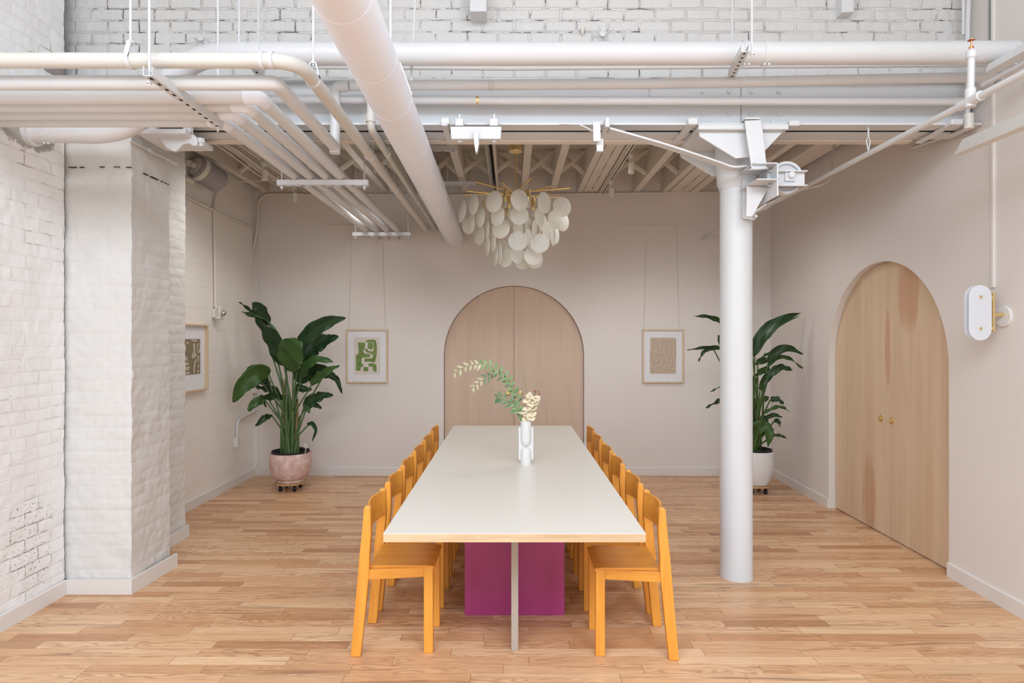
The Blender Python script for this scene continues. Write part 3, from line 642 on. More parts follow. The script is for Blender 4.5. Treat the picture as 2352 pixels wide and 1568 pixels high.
for (pts, lab) in (([(930, 830), (950, 600), (930, 160)], 'upright grass blade rising from the vase behind the orchid'), ([(930, 830), (985, 560), (960, 330), (925, 180)], 'curved grass blade just right of the upright blade in the vase'),
                   ([(900, 830), (800, 480), (600, 45)], 'tall thin grass blade leaning left over the branches'), ([(900, 820), (720, 580), (590, 490), (440, 455)], 'low thin grass blade arching left under the branches')):
    single('grass_blade', lab, 'grass', MB().tube([Vector((vx-.005, vy+.01, TZ+.24))]+spline([zz(x, y, .03) for x, y in pts], 6), [.0022*(1-.85*i/(6*(len(pts)-1)+1)) for i in range(6*(len(pts)-1)+2)], 5), 'euc')
# orchid spray
oc = T('orchid_spray', 'cream orchid spray with dark red buds standing in the white vase', 'flower', (vx, vy, TZ+.25))
op = spline([Vector((vx+.005, vy-.005, TZ+.25)), zz(985, 860, -.01), zz(1000, 780), zz(1040, 680), zz(1070, 580), zz(1110, 520)], 6)
oc.part('stem', MB().tube(op, .0022, 6), 'stalk')
def petal(mb, c, d, n, L, W):
    d = d.normalized(); s = d.cross(n).normalized(); o = len(mb.v)
    for i in range(6):
        t = i/5; k = math.sin(math.pi*min(1, .12+t*.84))**.6
        for j in (-1, -.5, 0, .5, 1): mb.v.append(c+d*L*t+s*W*.5*k*j+n*(.25*L*t*t-.12*W*abs(j)))
    for i in range(5):
        for j in range(4): a = o+i*5+j; mb.f.append((a, a+1, a+6, a+5))
for i, (x, y) in enumerate([(990, 845), (1040, 830), (1000, 790), (950, 760), (1050, 790), (1000, 720), (1070, 720), (1040, 665), (1090, 660), (1000, 620), (1100, 600), (1030, 575), (1080, 620)]):
    c = zz(x, y, -.022 if i % 2 else -.012); fl = MB(); n = Vector((random.uniform(-.5, .5), -.8, random.uniform(.6, 1.3))).normalized()
    rot = random.uniform(-.4, .4)
    for k in range(5):
        a = rot+k*2*math.pi/5; q = Vector((math.cos(a), 0, math.sin(a)*.55)); q = (q-n*q.dot(n)); petal(fl, c, q, n, .038 if k % 2 else .032, .034)
    f = oc.part('blossom', fl, 'petal', smooth=60)
    oc.part('throat', MB().sphere(c+n*.003, .0045, 8, 5), 'throat', parent=f)
for (x, y, r) in ((1088, 515, .0068), (1142, 545, .0056), (1132, 515, .004)):
    oc.part('bud', MB().sphere(zz(x, y, 0), r, 10, 7, (1, 1, 1.2)), 'bud', label='dark red bud')
# ------------------------------------------------------------ chandelier
kx, ky, kz = .042, 5.42, 2.925
ch = T('chandelier', 'brass chandelier hung with tiers of frosted round glass discs over the table', 'chandelier', (kx, ky, 2.2))
ch.part('stem', MB().tube([(kx, ky, 3.32), (kx, ky, 2.78)], .0075, 12), 'brass')
ch.part('canopy', MB().lathe([(.060, 0), (.062, .004), (.062, .05), (.058, .055), (.001, .055)], (kx, ky, 3.295), 32), 'brass')
ch.part('junction_box', MB().lathe([(.055, 0), (.055, .04), (.001, .041)], (kx, ky, 3.351), 12), 'grey')
ch.part('hub', MB().lathe([(.03, -.02), (.06, -.01), (.06, .01), (.03, .02), (.001, .02)], (kx, ky, kz), 24), 'brass')
single('ceiling_box', 'grey metal electrical box on a timber block above the chandelier', 'electrical box', MB().box(kx-.05, kx+.05, ky-.05, ky+.05, 3.393, 3.655), 'grey', bevel=.004)
arms = []
for i in range(12):
    a = math.radians(15+i*30); d = Vector((math.cos(a), math.sin(a), 0)); z = kz+(.012 if i % 2 else -.012); R = .49 if i % 2 else .44
    p0 = Vector((kx, ky, z))+d*.05; p1 = Vector((kx, ky, z+.006))+d*R
    ar = ch.part('arm', MB().tube([p0, p1], .0065, 8), 'brass'); arms.append(ar)
    for rr in (R-.02, R-.11, R-.20):
        q = Vector((kx, ky, z))+d*rr; L = .05 if rr > R-.05 else (.09 if rr > R-.15 else .14)
        ch.part('chain', MB().tube([q, q-Vector((0, 0, L))], .0022, 6), 'brass', parent=ar)
def c5(x, y): return 1020+x/4.9, 320+y/4.9
discs = [(212,790,42,115,-.12,0),(333,730,62,125,-.28,0),(190,835,35,100,.05,0),(562,700,100,128,-.40,0),(850,683,105,128,-.46,0),(1127,712,82,128,-.36,0),(1327,760,111,120,-.2,1),(410,875,55,122,-.22,0),(283,960,88,115,.16,1),(305,940,38,100,-.05,0),(602,860,85,117,-.30,0),(845,855,118,112,-.34,1),(1075,870,57,118,-.26,0),(1243,905,83,115,-.16,0),(1330,925,85,115,.1,0),(485,1010,22,125,-.12,0),(395,1080,60,115,.18,0),(415,1070,45,110,.02,0),(640,1005,105,118,-.18,0),(833,1000,60,118,-.1,0),(1020,1015,32,115,-.14,0),(1160,1030,65,117,-.06,0),(1250,1070,55,115,.2,0),(487,1190,28,125,.0,0),(555,1160,28,115,-.08,0),(830,1145,120,117,-.22,1),(1078,1170,118,115,-.16,1),(1225,1090,30,90,.05,0),(575,1310,32,128,.02,0),(627,1290,22,120,-.05,0),(650,1230,75,110,.12,1),(690,1330,90,115,.05,0),(820,1290,75,115,-.06,0),(1000,1310,108,112,-.04,0),(880,1360,80,90,.16,0),(1020,1350,85,95,.14,0),(950,980,50,110,.28,1),(720,900,60,110,.3,0),(530,980,50,110,.3,0),(950,1110,50,100,.22,0),(1110,940,60,105,.32,0)]
for (x, y, a_, b_, dy, tex) in discs:
    px, py = c5(x, y); Y = ky+dy; c = at(px, py, Y); R = .0855*(b_/118)*Y/5.3 if b_ > 100 else .084
    R = min(.092, max(.08, R)); yaw = math.acos(min(1, a_/b_/1.0)) if a_ < b_ else 0
    if x < 820: yaw = -yaw
    m = Matrix.Rotation(yaw, 3, 'Z')
    dm = MB().lathe([(R-.003, -.004), (R, -.002), (R, .002), (R-.003, .004), (.001, .004)] if True else [], (0, 0, 0), 40, 'Y')
    # closed thin disc
    dm = MB().lathe([(.001, -.004), (R-.003, -.004), (R, -.002), (R, .002), (R-.003, .004), (.001, .004)], (0, 0, 0), 40, 'Y')
    for i in range(len(dm.v)): dm.v[i] = m @ dm.v[i]+c
    d = ch.part('glass_disc', dm, 'disc2' if tex else 'disc', smooth=40)
    ch.part('hook', MB().tube([c+Vector((0, 0, R-.006)), c+Vector((0, 0, R+.05))], .0022, 6), 'brass', parent=d)
for (x, y, dy) in ((690, 640, -.2), (733, 720, -.05), (950, 640, -.2), (1003, 740, -.1), (715, 800, .05)):
    px, py = c5(x, y); c = at(px, py, ky+dy)
    sk = ch.part('lamp_socket', MB().lathe([(.016, 0), (.018, .005), (.018, .1), (.014, .11)], c-Vector((0, 0, .05)), 16), 'brass')
    ch.part('socket_insert', MB().lathe([(.012, 0), (.017, .006), (.017, .048)], c-Vector((0, 0, .095)), 16), 'plastic', parent=sk, label='white socket insert')
# ------------------------------------------------------------ big leafy plants
def blade(px_pts, W, Y0, dys, scale, seed, conv, turn=0.0, fold=.25, rag=.0):
    """banana-like leaf; W = half width in photo pixels of the conv crop"""
    k = len(px_pts); mid = spline([at(*conv(x, y), Y0+dys*math.sin(i/(k-1)*1.8)) for i, (x, y) in enumerate(px_pts)], 7)
    n = len(mid)-1; mb = MB(); rnd = random.Random(seed); nv = 8
    hw = W/scale*Y0/F; jag = [[rnd.uniform(1-rag, 1) if rnd.random() < .35 else 1 for _ in range(2)] for _ in range(n+1)]
    for i, p in enumerate(mid):
        t = i/n; tg = (mid[min(i+1, n)]-mid[max(i-1, 0)]).normalized()
        s = tg.cross(Vector((0, -1, 0))); s = Vector((1, 0, 0)) if s.length < .05 else s.normalized()
        nn = s.cross(tg).normalized()                       # roughly towards the viewer's side or away
        th = turn+.25*math.sin(seed+t*3)
        s2 = s*math.cos(th)+nn*math.sin(th); n2 = s2.cross(tg).normalized()
        prof = max(.015, (math.sin(math.pi*(t**.72)*.985+.03))**.62*(1-.25*t))
        for j in range(nv+1):
            v = j/nv*2-1; jj = jag[i][0 if v < 0 else 1] if abs(v) > .6 else 1
            wv = .012*math.sin(t*19+seed+v*2)*abs(v)
            mb.v.append(p+s2*hw*prof*v*jj*math.cos(fold)+n2*(abs(v)**1.3*hw*prof*math.sin(fold)+wv))
    for i in range(n):
        for j in range(nv): a = i*(nv+1)+j; mb.f.append((a, a+1, a+nv+2, a+nv+1))
    return mb, mid
def add_leaf(t, pts, W, Y0, dy, scale, seed, conv, foot=None, via=None, mat='leaf', turn=0., fold=.3, rag=.25, sr=.008):
    mb, mid = blade(pts, W, Y0, dy, scale, seed, conv, turn, fold, rag)
    lf = t.part('leaf', mb, mat, smooth=60, solid=.0012)
    t.part('midrib', MB().tube([p for p in mid], [.0045*(1-.8*i/len(mid)) for i in range(len(mid))], 6), 'leaf2' if mat == 'leaf' else 'stalk', parent=lf)
    if foot is not None:
        q = [foot]
        b = mid[0]; q.append(foot.lerp(b, .45)+Vector((-(b.x-foot.x)*.22, 0, 0))); q.append(b)
        pp = spline(q, 8); t.part('stalk', MB().tube(pp, [.015-.009*i/len(pp) for i in range(len(pp))], 8), 'stalk')
def planter(t, c, R, h, mat, prof=None):
    z0 = c.z
    pr = [(R*.60, 0), (R*.66, .004), (R*.66, .022), (R*.62, .026), (R*.80, .05), (R*.93, .10), (R*1.0, .19), (R*1.0, h-.006), (R*.985, h), (R*.93, h), (R*.92, h-.10), (.001, h-.10)] if prof is None else prof
    return t.part('pot', MB().lathe(pr, c, 48), mat)
def caddy(c, R, label, group):
    t = T('plant_caddy', label, 'plant caddy', (c.x, c.y, 0), group)
    t.part('board', MB().lathe([(R*.97, 0), (R, .004), (R, .016), (R*.97, .02), (.001, .02)], (c.x, c.y, .07), 40), 'dolly')
    for a in (50, 130, 230, 310):
        x = c.x+R*.72*math.cos(math.radians(a)); y = c.y+R*.72*math.sin(math.radians(a))
        w = t.part('caster', MB().lathe([(.018, -.016), (.025, -.012), (.025, .012), (.018, .016), (.001, .016)], (x, y, .0255), 18, 'X'), 'black')
        t.part('caster_bracket', MB().box(x-.012, x+.012, y-.012, y+.012, .05, .0705), 'black', parent=w)
G1 = 'plant caddies under the big leafy plants'
lc = Vector((-2.39, 6.62, .09))
caddy(lc, .165, 'wooden disc caddy on black casters under the pink pot', None)
pl = T('potted_plant', 'tall bird of paradise plant in a mottled pink pot, left by the block wall', 'plant', lc)
planter(pl, lc, .217, .315, 'pot')
pl.part('pot_liner', MB().lathe([(.17, .2), (.196, .30), (.197, .335), (.190, .335), (.18, .28), (.001, .28)], lc, 36), 'black')
pl.part('soil', MB().lathe([(.17, .28), (.001, .286)], lc, 24), 'soil')
z6 = lambda x, y: (520+x/6.032, 680+y/6.032)
z3 = lambda x, y: (480+x/3.136, 660+y/3.136)
def foot(i, n=14): a = i*2.399; r = .022+.095*((i % 5)/5); return lc+Vector((r*math.cos(a), r*.8*math.sin(a), .27))
PL = [ # points, half width, depth, turn, fold, ragged, material, conv
 ([(770,600),(640,400),(430,270),(215,215)],95,-.15,.9,.35,.1,'leaf2',z6), ([(600,370),(520,250),(440,160),(360,90)],105,.10,.15,.3,.0,'leaf',z6),
 ([(470,330),(330,190),(180,80)],30,.15,.4,.5,.3,'leaf',z6), ([(800,960),(720,700),(560,470),(400,290)],135,-.1,.35,.2,.05,'leaf',z6),
 ([(835,1010),(890,830),(930,650),(945,575)],205,-.25,.05,.12,.1,'leaf2',z6), ([(1010,680),(1180,520),(1400,370),(1650,300)],120,-.1,.35,.35,.1,'leaf',z6),
 ([(1050,900),(1180,720),(1350,620),(1555,560)],130,.10,.2,.3,.2,'leaf',z6), ([(1040,1130),(1150,960),(1290,890),(1480,915)],90,-.1,.5,.4,.1,'leaf2',z6),
 ([(960,1180),(1080,1100),(1230,1030),(1400,980)],140,.2,.1,.25,.3,'leaf',z6), ([(1180,1230),(1290,1120),(1420,1030),(1565,960)],68,-.2,.4,.4,.3,'leaf2',z6),
 ([(1330,1130),(1430,1090),(1530,1160),(1600,1350)],55,.15,.3,.5,.35,'leaf',z6), ([(590,1080),(430,1070),(230,1240),(100,1470)],135,-.3,.15,.35,.15,'leaf2',z6),
 ([(560,1070),(480,1010),(390,985),(285,1000)],62,-.2,.5,.4,.0,'leaf2',z6), ([(430,1110),(500,1150),(570,1190),(600,1240)],65,.1,.2,.3,.1,'leaf',z6),
 ([(760,1370),(650,1290),(520,1265),(405,1250)],68,.1,.4,.4,.4,'leaf',z6), ([(810,1420),(690,1370),(540,1390),(395,1410)],72,-.1,.5,.3,.4,'leaf',z6),
 ([(530,1430),(430,1460),(350,1530),(310,1600)],60,-.25,.2,.3,.0,'leaf2',z6), ([(1090,1560),(1190,1440),(1330,1380),(1480,1370)],82,.0,.3,.3,.3,'leaf',z6),
 ([(1130,1500),(1210,1500),(1280,1530),(1320,1560)],35,.1,.2,.3,.3,'leaf',z6), ([(455,925),(410,930),(370,965),(335,1000)],24,-.2,.3,.3,.4,'leaf',z3),
 ([(715,990),(745,980),(770,1030),(742,1110)],17,-.15,.4,.6,.2,'leaf',z3), ([(680,870),(710,875),(725,905)],20,-.05,.3,.3,.2,'leaf2',z3),
 ([(950,1240),(1080,1290),(1190,1290)],50,.05,.2,.3,.2,'leaf',z6), ([(560,1380),(520,1420),(550,1540)],30,.0,.3,.4,.3,'leaf',z6)]
for i, (pts, W, dy, turn, fold, rag, mat, cv) in enumerate(PL):
    add_leaf(pl, pts, W*1.2, lc.y+dy*.4, dy*.6, 6.032 if cv is z6 else 3.136, i*1.7, cv, foot(i), mat=mat, turn=turn, fold=fold, rag=rag)
for i in range(6):
    a = i*1.05; b = lc+Vector((.05*math.cos(a), .04*math.sin(a), .27))
    pl.part('stalk', MB().tube(spline([b, b+Vector((.015*math.cos(a), 0, .3)), b+Vector((.03*math.cos(a), 0, .62+.07*i))], 5), [.021, .02, .019, .018, .017, .016, .015, .013, .011, .009, .006], 8), 'stalk' if i % 3 else 'dry')
gl = T('watering_globe', 'clear round watering globe stuck in the soil of the pink pot', 'watering globe', at(703, 1040, 6.52))
gl.part('globe', MB().sphere(at(703, 1022, 6.52), .038, 20, 14), 'globe'); gl.part('tube', MB().tube([at(703, 1030, 6.52), at(698, 1052, 6.52)], .006, 8), 'globe')
# right plant, half hidden by the column
rc_ = Vector((2.61, 6.50, .09))
caddy(rc_, .155, 'wooden disc caddy on black casters under the white pot', None)
pr = T('potted_plant', 'bird of paradise plant in a plain white pot, behind the column in the corner', 'plant', rc_)
planter(pr, rc_, .185, .36, 'potwhite', [(.11, 0), (.125, .004), (.155, .07), (.178, .18), (.186, .30), (.187, .352), (.183, .358), (.172, .356), (.17, .26), (.001, .26)])
pr.part('pot_liner', MB().lathe([(.15, .24), (.166, .33), (.168, .375), (.160, .375), (.15, .32), (.001, .32)], rc_, 36), 'black')
pr.part('soil', MB().lathe([(.15, .315), (.001, .323)], rc_, 24), 'soil')
z4 = lambda x, y: (1550+x/3.266, 680+y/3.266)
def foot2(i): a = i*2.1; r = .02+.06*((i % 4)/4); return rc_+Vector((r*math.cos(a)-.02, r*math.sin(a), .31))
PR = [([(585,450),(650,300),(770,190),(945,125)],52,-.1,.35,.4,.1,'leaf'), ([(600,440),(690,310),(790,210),(935,150)],26,.1,.5,.4,.1,'leaf2'),
 ([(700,500),(760,415),(850,390),(960,435)],38,-.1,.3,.3,.0,'leaf'), ([(680,540),(770,460),(860,470),(957,542)],20,.1,.4,.4,.1,'leaf2'),
 ([(640,690),(700,600),(790,545),(882,556)],36,-.1,.4,.4,.1,'leaf'), ([(715,555),(800,525),(882,550)],20,.1,.4,.3,0,'leaf'), ([(745,432),(700,430),(650,455)],17,-.1,.4,.3,0,'leaf2'),
 ([(690,480),(640,485),(598,515)],32,-.1,.3,.3,0,'leaf2'), ([(710,545),(650,560),(585,610)],30,-.15,.3,.3,.0,'leaf2'), ([(640,700),(645,690),(660,720)],20,.05,.3,.3,.2,'leaf'),
 ([(715,778),(770,775),(820,815)],26,-.1,.3,.3,.0,'leaf'), ([(670,880),(740,840),(800,832),(860,865)],17,-.05,.5,.4,0,'leaf2'), ([(680,915),(740,890),(805,908)],20,-.1,.3,.3,0,'leaf'),
 ([(700,770),(660,770),(600,815)],26,-.1,.3,.3,0,'leaf2'), ([(640,820),(600,830),(570,850)],28,-.15,.3,.3,0,'leaf2'), ([(590,1010),(640,985),(700,1010),(700,1130)],60,-.25,.1,.3,.0,'leaf2'),
 ([(735,1045),(790,1045),(843,1068)],14,-.05,.4,.3,0,'leaf'), ([(750,930),(775,940),(790,975)],20,-.1,.3,.3,0,'leaf'), ([(690,960),(660,910),(620,930)],28,.1,.3,.3,0,'leaf'), ([(700,1000),(725,1010),(735,1040)],22,.05,.3,.3,.1,'leaf'),
 ([(400,240),(330,180),(240,150),(143,150)],22,-.1,.4,.3,.0,'leaf'), ([(420,430),(320,385),(210,385),(93,405)],18,-.1,.5,.3,.0,'leaf'), ([(290,395),(240,400),(205,430),(178,488)],18,-.2,.3,.4,.1,'leaf'),
 ([(400,750),(330,780),(232,838)],22,-.1,.4,.3,0,'leaf'), ([(400,650),(345,675),(266,717)],9,.1,.5,.3,0,'leaf'), ([(430,420),(350,350),(325,290)],25,.1,.3,.3,0,'leaf'), ([(585,650),(600,630),(570,610)],30,0,.3,.3,0,'leaf')]
for i, (pts, W, dy, turn, fold, rag, mat) in enumerate(PR):
    add_leaf(pr, pts, W, rc_.y+dy*.4-(.22 if pts[-1][0] > 780 else 0), dy*.6, 3.266, i*1.3, z4, foot2(i) if i not in (6, 7, 8, 9, 13, 14) else None, mat=mat, turn=turn, fold=fold, rag=rag)
for i in range(6):
    a = i*1.05; b = rc_+Vector((-.03+.05*math.cos(a), .04*math.sin(a), .31))
    pr.part('stalk', MB().tube(spline([b, b+Vector((.01*math.cos(a), 0, .3)), b+Vector((.03*math.cos(a), 0, .5+.1*i))], 5), [.019, .018, .018, .017, .016, .015, .014, .012, .01, .008, .006], 8), 'stalk' if i % 3 else 'dry')
# ------------------------------------------------------------ pictures
def picture(name, label, x0, x1, y0, y1, cvt, Y=YB):
    a = at(x0, y1, Y); b = at(x1, y0, Y); w = .011*1.0; D = .025
    t = T(name, label, 'picture', ((a.x+b.x)/2, Y, a.z))
    fr = MB(); fw = .0175
    fr.box(a.x, b.x, Y-.03, Y-.004, b.z-fw, b.z); fr.box(a.x, b.x, Y-.03, Y-.004, a.z, a.z+fw)
    fr.box(a.x, a.x+fw, Y-.03, Y-.004, a.z+fw, b.z-fw); fr.box(b.x-fw, b.x, Y-.03, Y-.004, a.z+fw, b.z-fw)
    f = t.part('frame', fr, 'ash', smooth=0, bevel=.0015)
    t.part('mat_board', MB().box(a.x+fw, b.x-fw, Y-.018, Y-.006, a.z+fw, b.z-fw), 'mat', smooth=0)
    return t
def zl(x, y): return 780+x/10.453, 740+y/10.453
def zr(x, y): return 1460+x/10.453, 740+y/10.453
def flat(t, name, polys, cv, mat, parent, Y, th=.0012, layer=1):
    mb = MB()
    for pl_ in polys:
        mb.prism([(at(*cv(x, y), Y).x, at(*cv(x, y), Y).z) for x, y in pl_], th, lambda u, v, w: Vector((u, Y-.0182-.0012*layer+w, v)))
    return t.part(name, mb, mat, parent=parent, smooth=0)
pg = picture('framed_print', 'framed green abstract print hanging left of the arched door', 796.5, 891, 756, 879, zl)
pp_ = flat(pg, 'art_paper', [[(350, 360), (975, 360), (980, 1250), (355, 1250)]], zl, 'paper', None, YB)
def rnd_(poly, r=14, n=3):
    out = []; k = len(poly)
    for i in range(k):
        a, b, c = Vector(poly[i-1]+(0,)), Vector(poly[i]+(0,)), Vector(poly[(i+1) % k]+(0,)); d1, d2 = a-b, c-b
        q = min(r, d1.length*.45, d2.length*.45); p0 = b+d1.normalized()*q; p1 = b+d2.normalized()*q
        for j in range(n+1): t = j/n; v = p0*(1-t)**2+b*2*t*(1-t)+p1*t*t; out.append((v.x, v.y))
    return out
greens = [
 [(450,485),(625,485),(610,630),(575,700),(600,752),(745,752),(750,835),(540,850),(530,985),(588,990),(575,1065),(515,1068),(515,1155),(400,1160),(402,790),(470,740),(462,620)],
 [(630,475),(650,425),(790,412),(885,432),(905,600),(900,760),(862,966),(740,942),(600,942),(612,866),(800,862),(815,790),(740,735),(650,720),(618,660),(625,628),(680,628),(690,690),(825,695),(828,475)],
 [(690,482),(810,482),(812,640),(740,648),(685,620)],
 [(700,985),(820,978),(890,1010),(900,1180),(820,1182),(795,1060),(705,1068)], [(577,1070),(702,1070),(692,1175),(583,1175)]]
flat(pg, 'green_shape', [rnd_(g, 26) for g in greens], zl, 'green', pp_, YB, layer=2)
ps = picture('framed_print', 'framed beige line-drawing print hanging right of the arched door', 1475, 1569, 756, 879, zr)
pq = flat(ps, 'art_paper', [[(330, 360), (965, 360), (960, 1245), (330, 1245)]], zr, 'paper', None, YB)
flat(ps, 'sand_field', [rnd_([(360,380),(600,378),(850,372),(955,400),(965,800),(945,1210),(860,1222),(345,1215),(335,900),(348,600)], 14)], zr, 'sand', pq, YB, layer=2)
lines = [[(375,670),(370,490),(410,485),(430,550),(480,575),(515,545),(465,480),(490,430),(580,420),(880,412),(905,560),(880,800),(920,825),(915,1150),(880,1155),(875,1110),(830,1095),(690,1115),(655,1060),(690,1040),(840,1020),(853,960),(850,870),(775,765),(830,545),(670,515),(655,740),(575,738),(370,680)],
 [(580,425),(585,650),(450,680),(440,850),(515,870),(505,920),(375,900),(370,1105),(425,1108)], [(870,1120),(865,1200),(560,1165),(430,1150),(440,1080),(500,1040),(600,1000),(620,880),(685,860),(665,800),(740,760),(745,680),(720,680),(722,770)],
 [(745,690),(725,940),(850,945)]]
lm = MB()
for L in lines: lm.tube([at(*zr(x, y), YB)-Vector((0, .0215, 0)) for x, y in L], .0035, 6)
ps.part('drawn_line', lm, 'line', parent=pq)
# third picture on the block wall, partly behind the pier
def bwall(px, py, off=0): Y = -(XL+off)*F/(CX-px); return at(px, py, Y)
ya, yb = 7.6-1.25, 6.05
p0 = bwall(469, 745); p1 = bwall(459, 895); Yr = p0.y; zt_, zb_ = p0.z-.01, bwall(459, 896).z
Yl = Yr-.60; zt_ = H-(745-CY)*Yr/F; zb_ = H-(895-CY)*bwall(463, 0).y/F
pt = T('framed_print', 'framed taupe cut-out print on the block wall, partly behind the brick pier', 'picture', (XL, (Yl+Yr)/2, zb_))
fr = MB(); fw = .0175
fr.box(XL, XL+.045, Yl, Yr, zt_-fw, zt_).box(XL, XL+.045, Yl, Yr, zb_, zb_+fw).box(XL, XL+.045, Yr-fw, Yr, zb_+fw, zt_-fw).box(XL, XL+.045, Yl, Yl+fw, zb_+fw, zt_-fw)
pt.part('frame', fr, 'ash', smooth=0, bevel=.0015)
pt.part('mat_board', MB().box(XL, XL+.012, Yl+fw, Yr-fw, zb_+fw, zt_-fw), 'mat', smooth=0)
hp = zt_-zb_; w2 = Yr-Yl
ap = pt.part('art_paper', MB().box(XL+.012, XL+.014, Yl+.12, Yr-.105, zb_+.165, zt_-.145), 'olive', smooth=0)
sh = MB(); A0, A1, B0, B1 = Yl+.12, Yr-.105, zb_+.165, zt_-.145
def yz(u, v): return Vector((XL+.0145, A0+(A1-A0)*u, B1-(B1-B0)*v))
for poly in ([(.55,.02),(.85,.02),(.85,.07),(.55,.07)],[(.62,.12),(.74,.12),(.72,.33),(.84,.50),(.60,.56),(.55,.50),(.66,.32)],[(.20,.18),(.28,.16),(.30,.30),(.12,.40),(.02,.38),(.02,.32),(.16,.30)],[(.74,.56),(.8,.6),(.74,.76),(.72,.98),(.66,.98),(.64,.8),(.70,.66)],[(.25,.5),(.38,.5),(.36,.6),(.24,.6)],[(.1,.64),(.4,.64),(.46,.72),(.1,.74)],[(.22,.76),(.5,.77),(.4,.88),(.28,.88)],[(.2,.98),(.3,.91),(.45,.91),(.52,.98)],[(.86,.48),(.93,.48),(.91,.66),(.84,.66)],[(.86,.74),(.94,.74),(.93,.82),(.85,.82)],[(.86,.88),(.92,.87),(.92,.97),(.84,.97)],[(.05,.05),(.25,.04),(.2,.1),(.08,.1)],[(.3,.08),(.42,.08),(.42,.13),(.3,.13)],[(.02,.45),(.12,.45),(.14,.58),(.02,.6)],[(.02,.8),(.1,.78),(.12,.95),(.02,.98)]):
    sh.prism(rnd_([(u*100, v*100) for u, v in poly], 4), .001, lambda u, v, w: yz(u/100, v/100)+Vector((w, 0, 0)))
rg = [yz(.90+.07*math.cos(a/16*2*math.pi), .27+.13*math.sin(a/16*2*math.pi)) for a in range(17)]
sh.tube(rg, .006, 6)
pt.part('paper_shape', sh, 'artpale', parent=ap, smooth=0)
# hanging rails and wires on the back wall
def rail(x0, x1, label, wires, Y=YB):
    a = at(x0, 517, Y); b = at(x1, 517, Y)
    t = T('picture_rail', label, 'picture rail', (a.x, Y, a.z))
    t.part('rail', MB().box(a.x, b.x, Y-.008, Y, a.z-.011, a.z+.011).box(a.x, b.x, Y-.013, Y-.008, a.z-.011, a.z-.006), 'wallp', smooth=0)
    for (xt, xb) in wires: t.part('wire', MB().tube([at(xt, 519, Y)-Vector((0, .012, 0)), at(xb, 757, Y)-Vector((0, .012, 0))], .0013, 5), 'wire')
rail(752, 912, 'slim painted picture rail high on the back wall, left, behind the pipes', ((809, 802), (878, 886)))
rail(1438, 1597, 'slim painted picture rail high on the back wall, right of the chandelier', ((1484, 1479), (1554, 1559)))
# ------------------------------------------------------------ pipes
def ringband(c, axis, r, w, th=.003, n=24):
    return MB().lathe([(r, -w/2), (r+th, -w/2), (r+th, w/2), (r, w/2)], c, n, axis)
def clevis(t, c, axis, r, top, name='hanger'):
    """ring hanger round a pipe with a rod up to height top"""
    c = Vector(c)
    h = t.part(name, ringband(c, axis, r+.001, .02, .004), 'steel')
    s = .012
    if axis == 'Y': t.part('yoke', MB().beam(c+Vector((-r-.004, 0, 0)), c+Vector((-s, 0, r+.05)), .02, .005, (1, 0, 0)).beam(c+Vector((r+.004, 0, 0)), c+Vector((s, 0, r+.05)), .02, .005, (1, 0, 0)), 'steel', parent=h, smooth=0)
    else: t.part('yoke', MB().beam(c+Vector((0, -r-.004, 0)), c+Vector((0, -s, r+.05)), .02, .005, (0, 1, 0)).beam(c+Vector((0, r+.004, 0)), c+Vector((0, s, r+.05)), .02, .005, (0, 1, 0)), 'steel', parent=h, smooth=0)
    t.part('rod', MB().tube([c+Vector((0, 0, r+.035)), Vector((c.x, c.y, top))], .0055, 8), 'steel', parent=h)
    t.part('nut', MB().lathe([(.012, 0), (.012, .012), (.001, .012)], c+Vector((0, 0, r+.045)), 6), 'steel', parent=h)
TOP = 4.65
# A: fat jacketed duct running front to back
du = T('jacketed_duct', 'thickest white jacketed pipe running from overhead to the back wall', 'pipe', (-.62, 4.4, 2.83))
def dp(Y): return Vector((-.575-(Y-1.5)*.0169, Y, 2.832))
du.part('jacket', MB().tube([dp(1.2+i*.3) for i in range(21)]+[dp(YB-.001)], .107, 40), 'jacket', smooth=60)
for Y in (2.6, 3.72, 5.5, 6.5): du.part('jacket_seam', ringband(dp(Y), 'Y', .1065, .006, .0012, 40), 'jacket')
for Y in (2.12, 3.05, 4.85): 
    h = du.part('hanger', ringband(dp(Y), 'Y', .1068, .022, .0012, 40), 'jacket')
    c = dp(Y); du.part('yoke', MB().beam(c+Vector((.109, 0, .02)), c+Vector((.05, 0, .18)), .03, .006, (1, 0, 0)).beam(c+Vector((-.109, 0, .02)), c+Vector((-.05, 0, .18)), .03, .006, (1, 0, 0)).box(c.x-.05, c.x+.05, Y-.015, Y+.015, c.z+.175, c.z+.181), 'steel', parent=h, smooth=0)
    du.part('rod', MB().tube([c+Vector((0, 0, .17)), Vector((c.x, c.y, TOP if Y < 3.9 else ZD))], .006, 8), 'steel', parent=h)
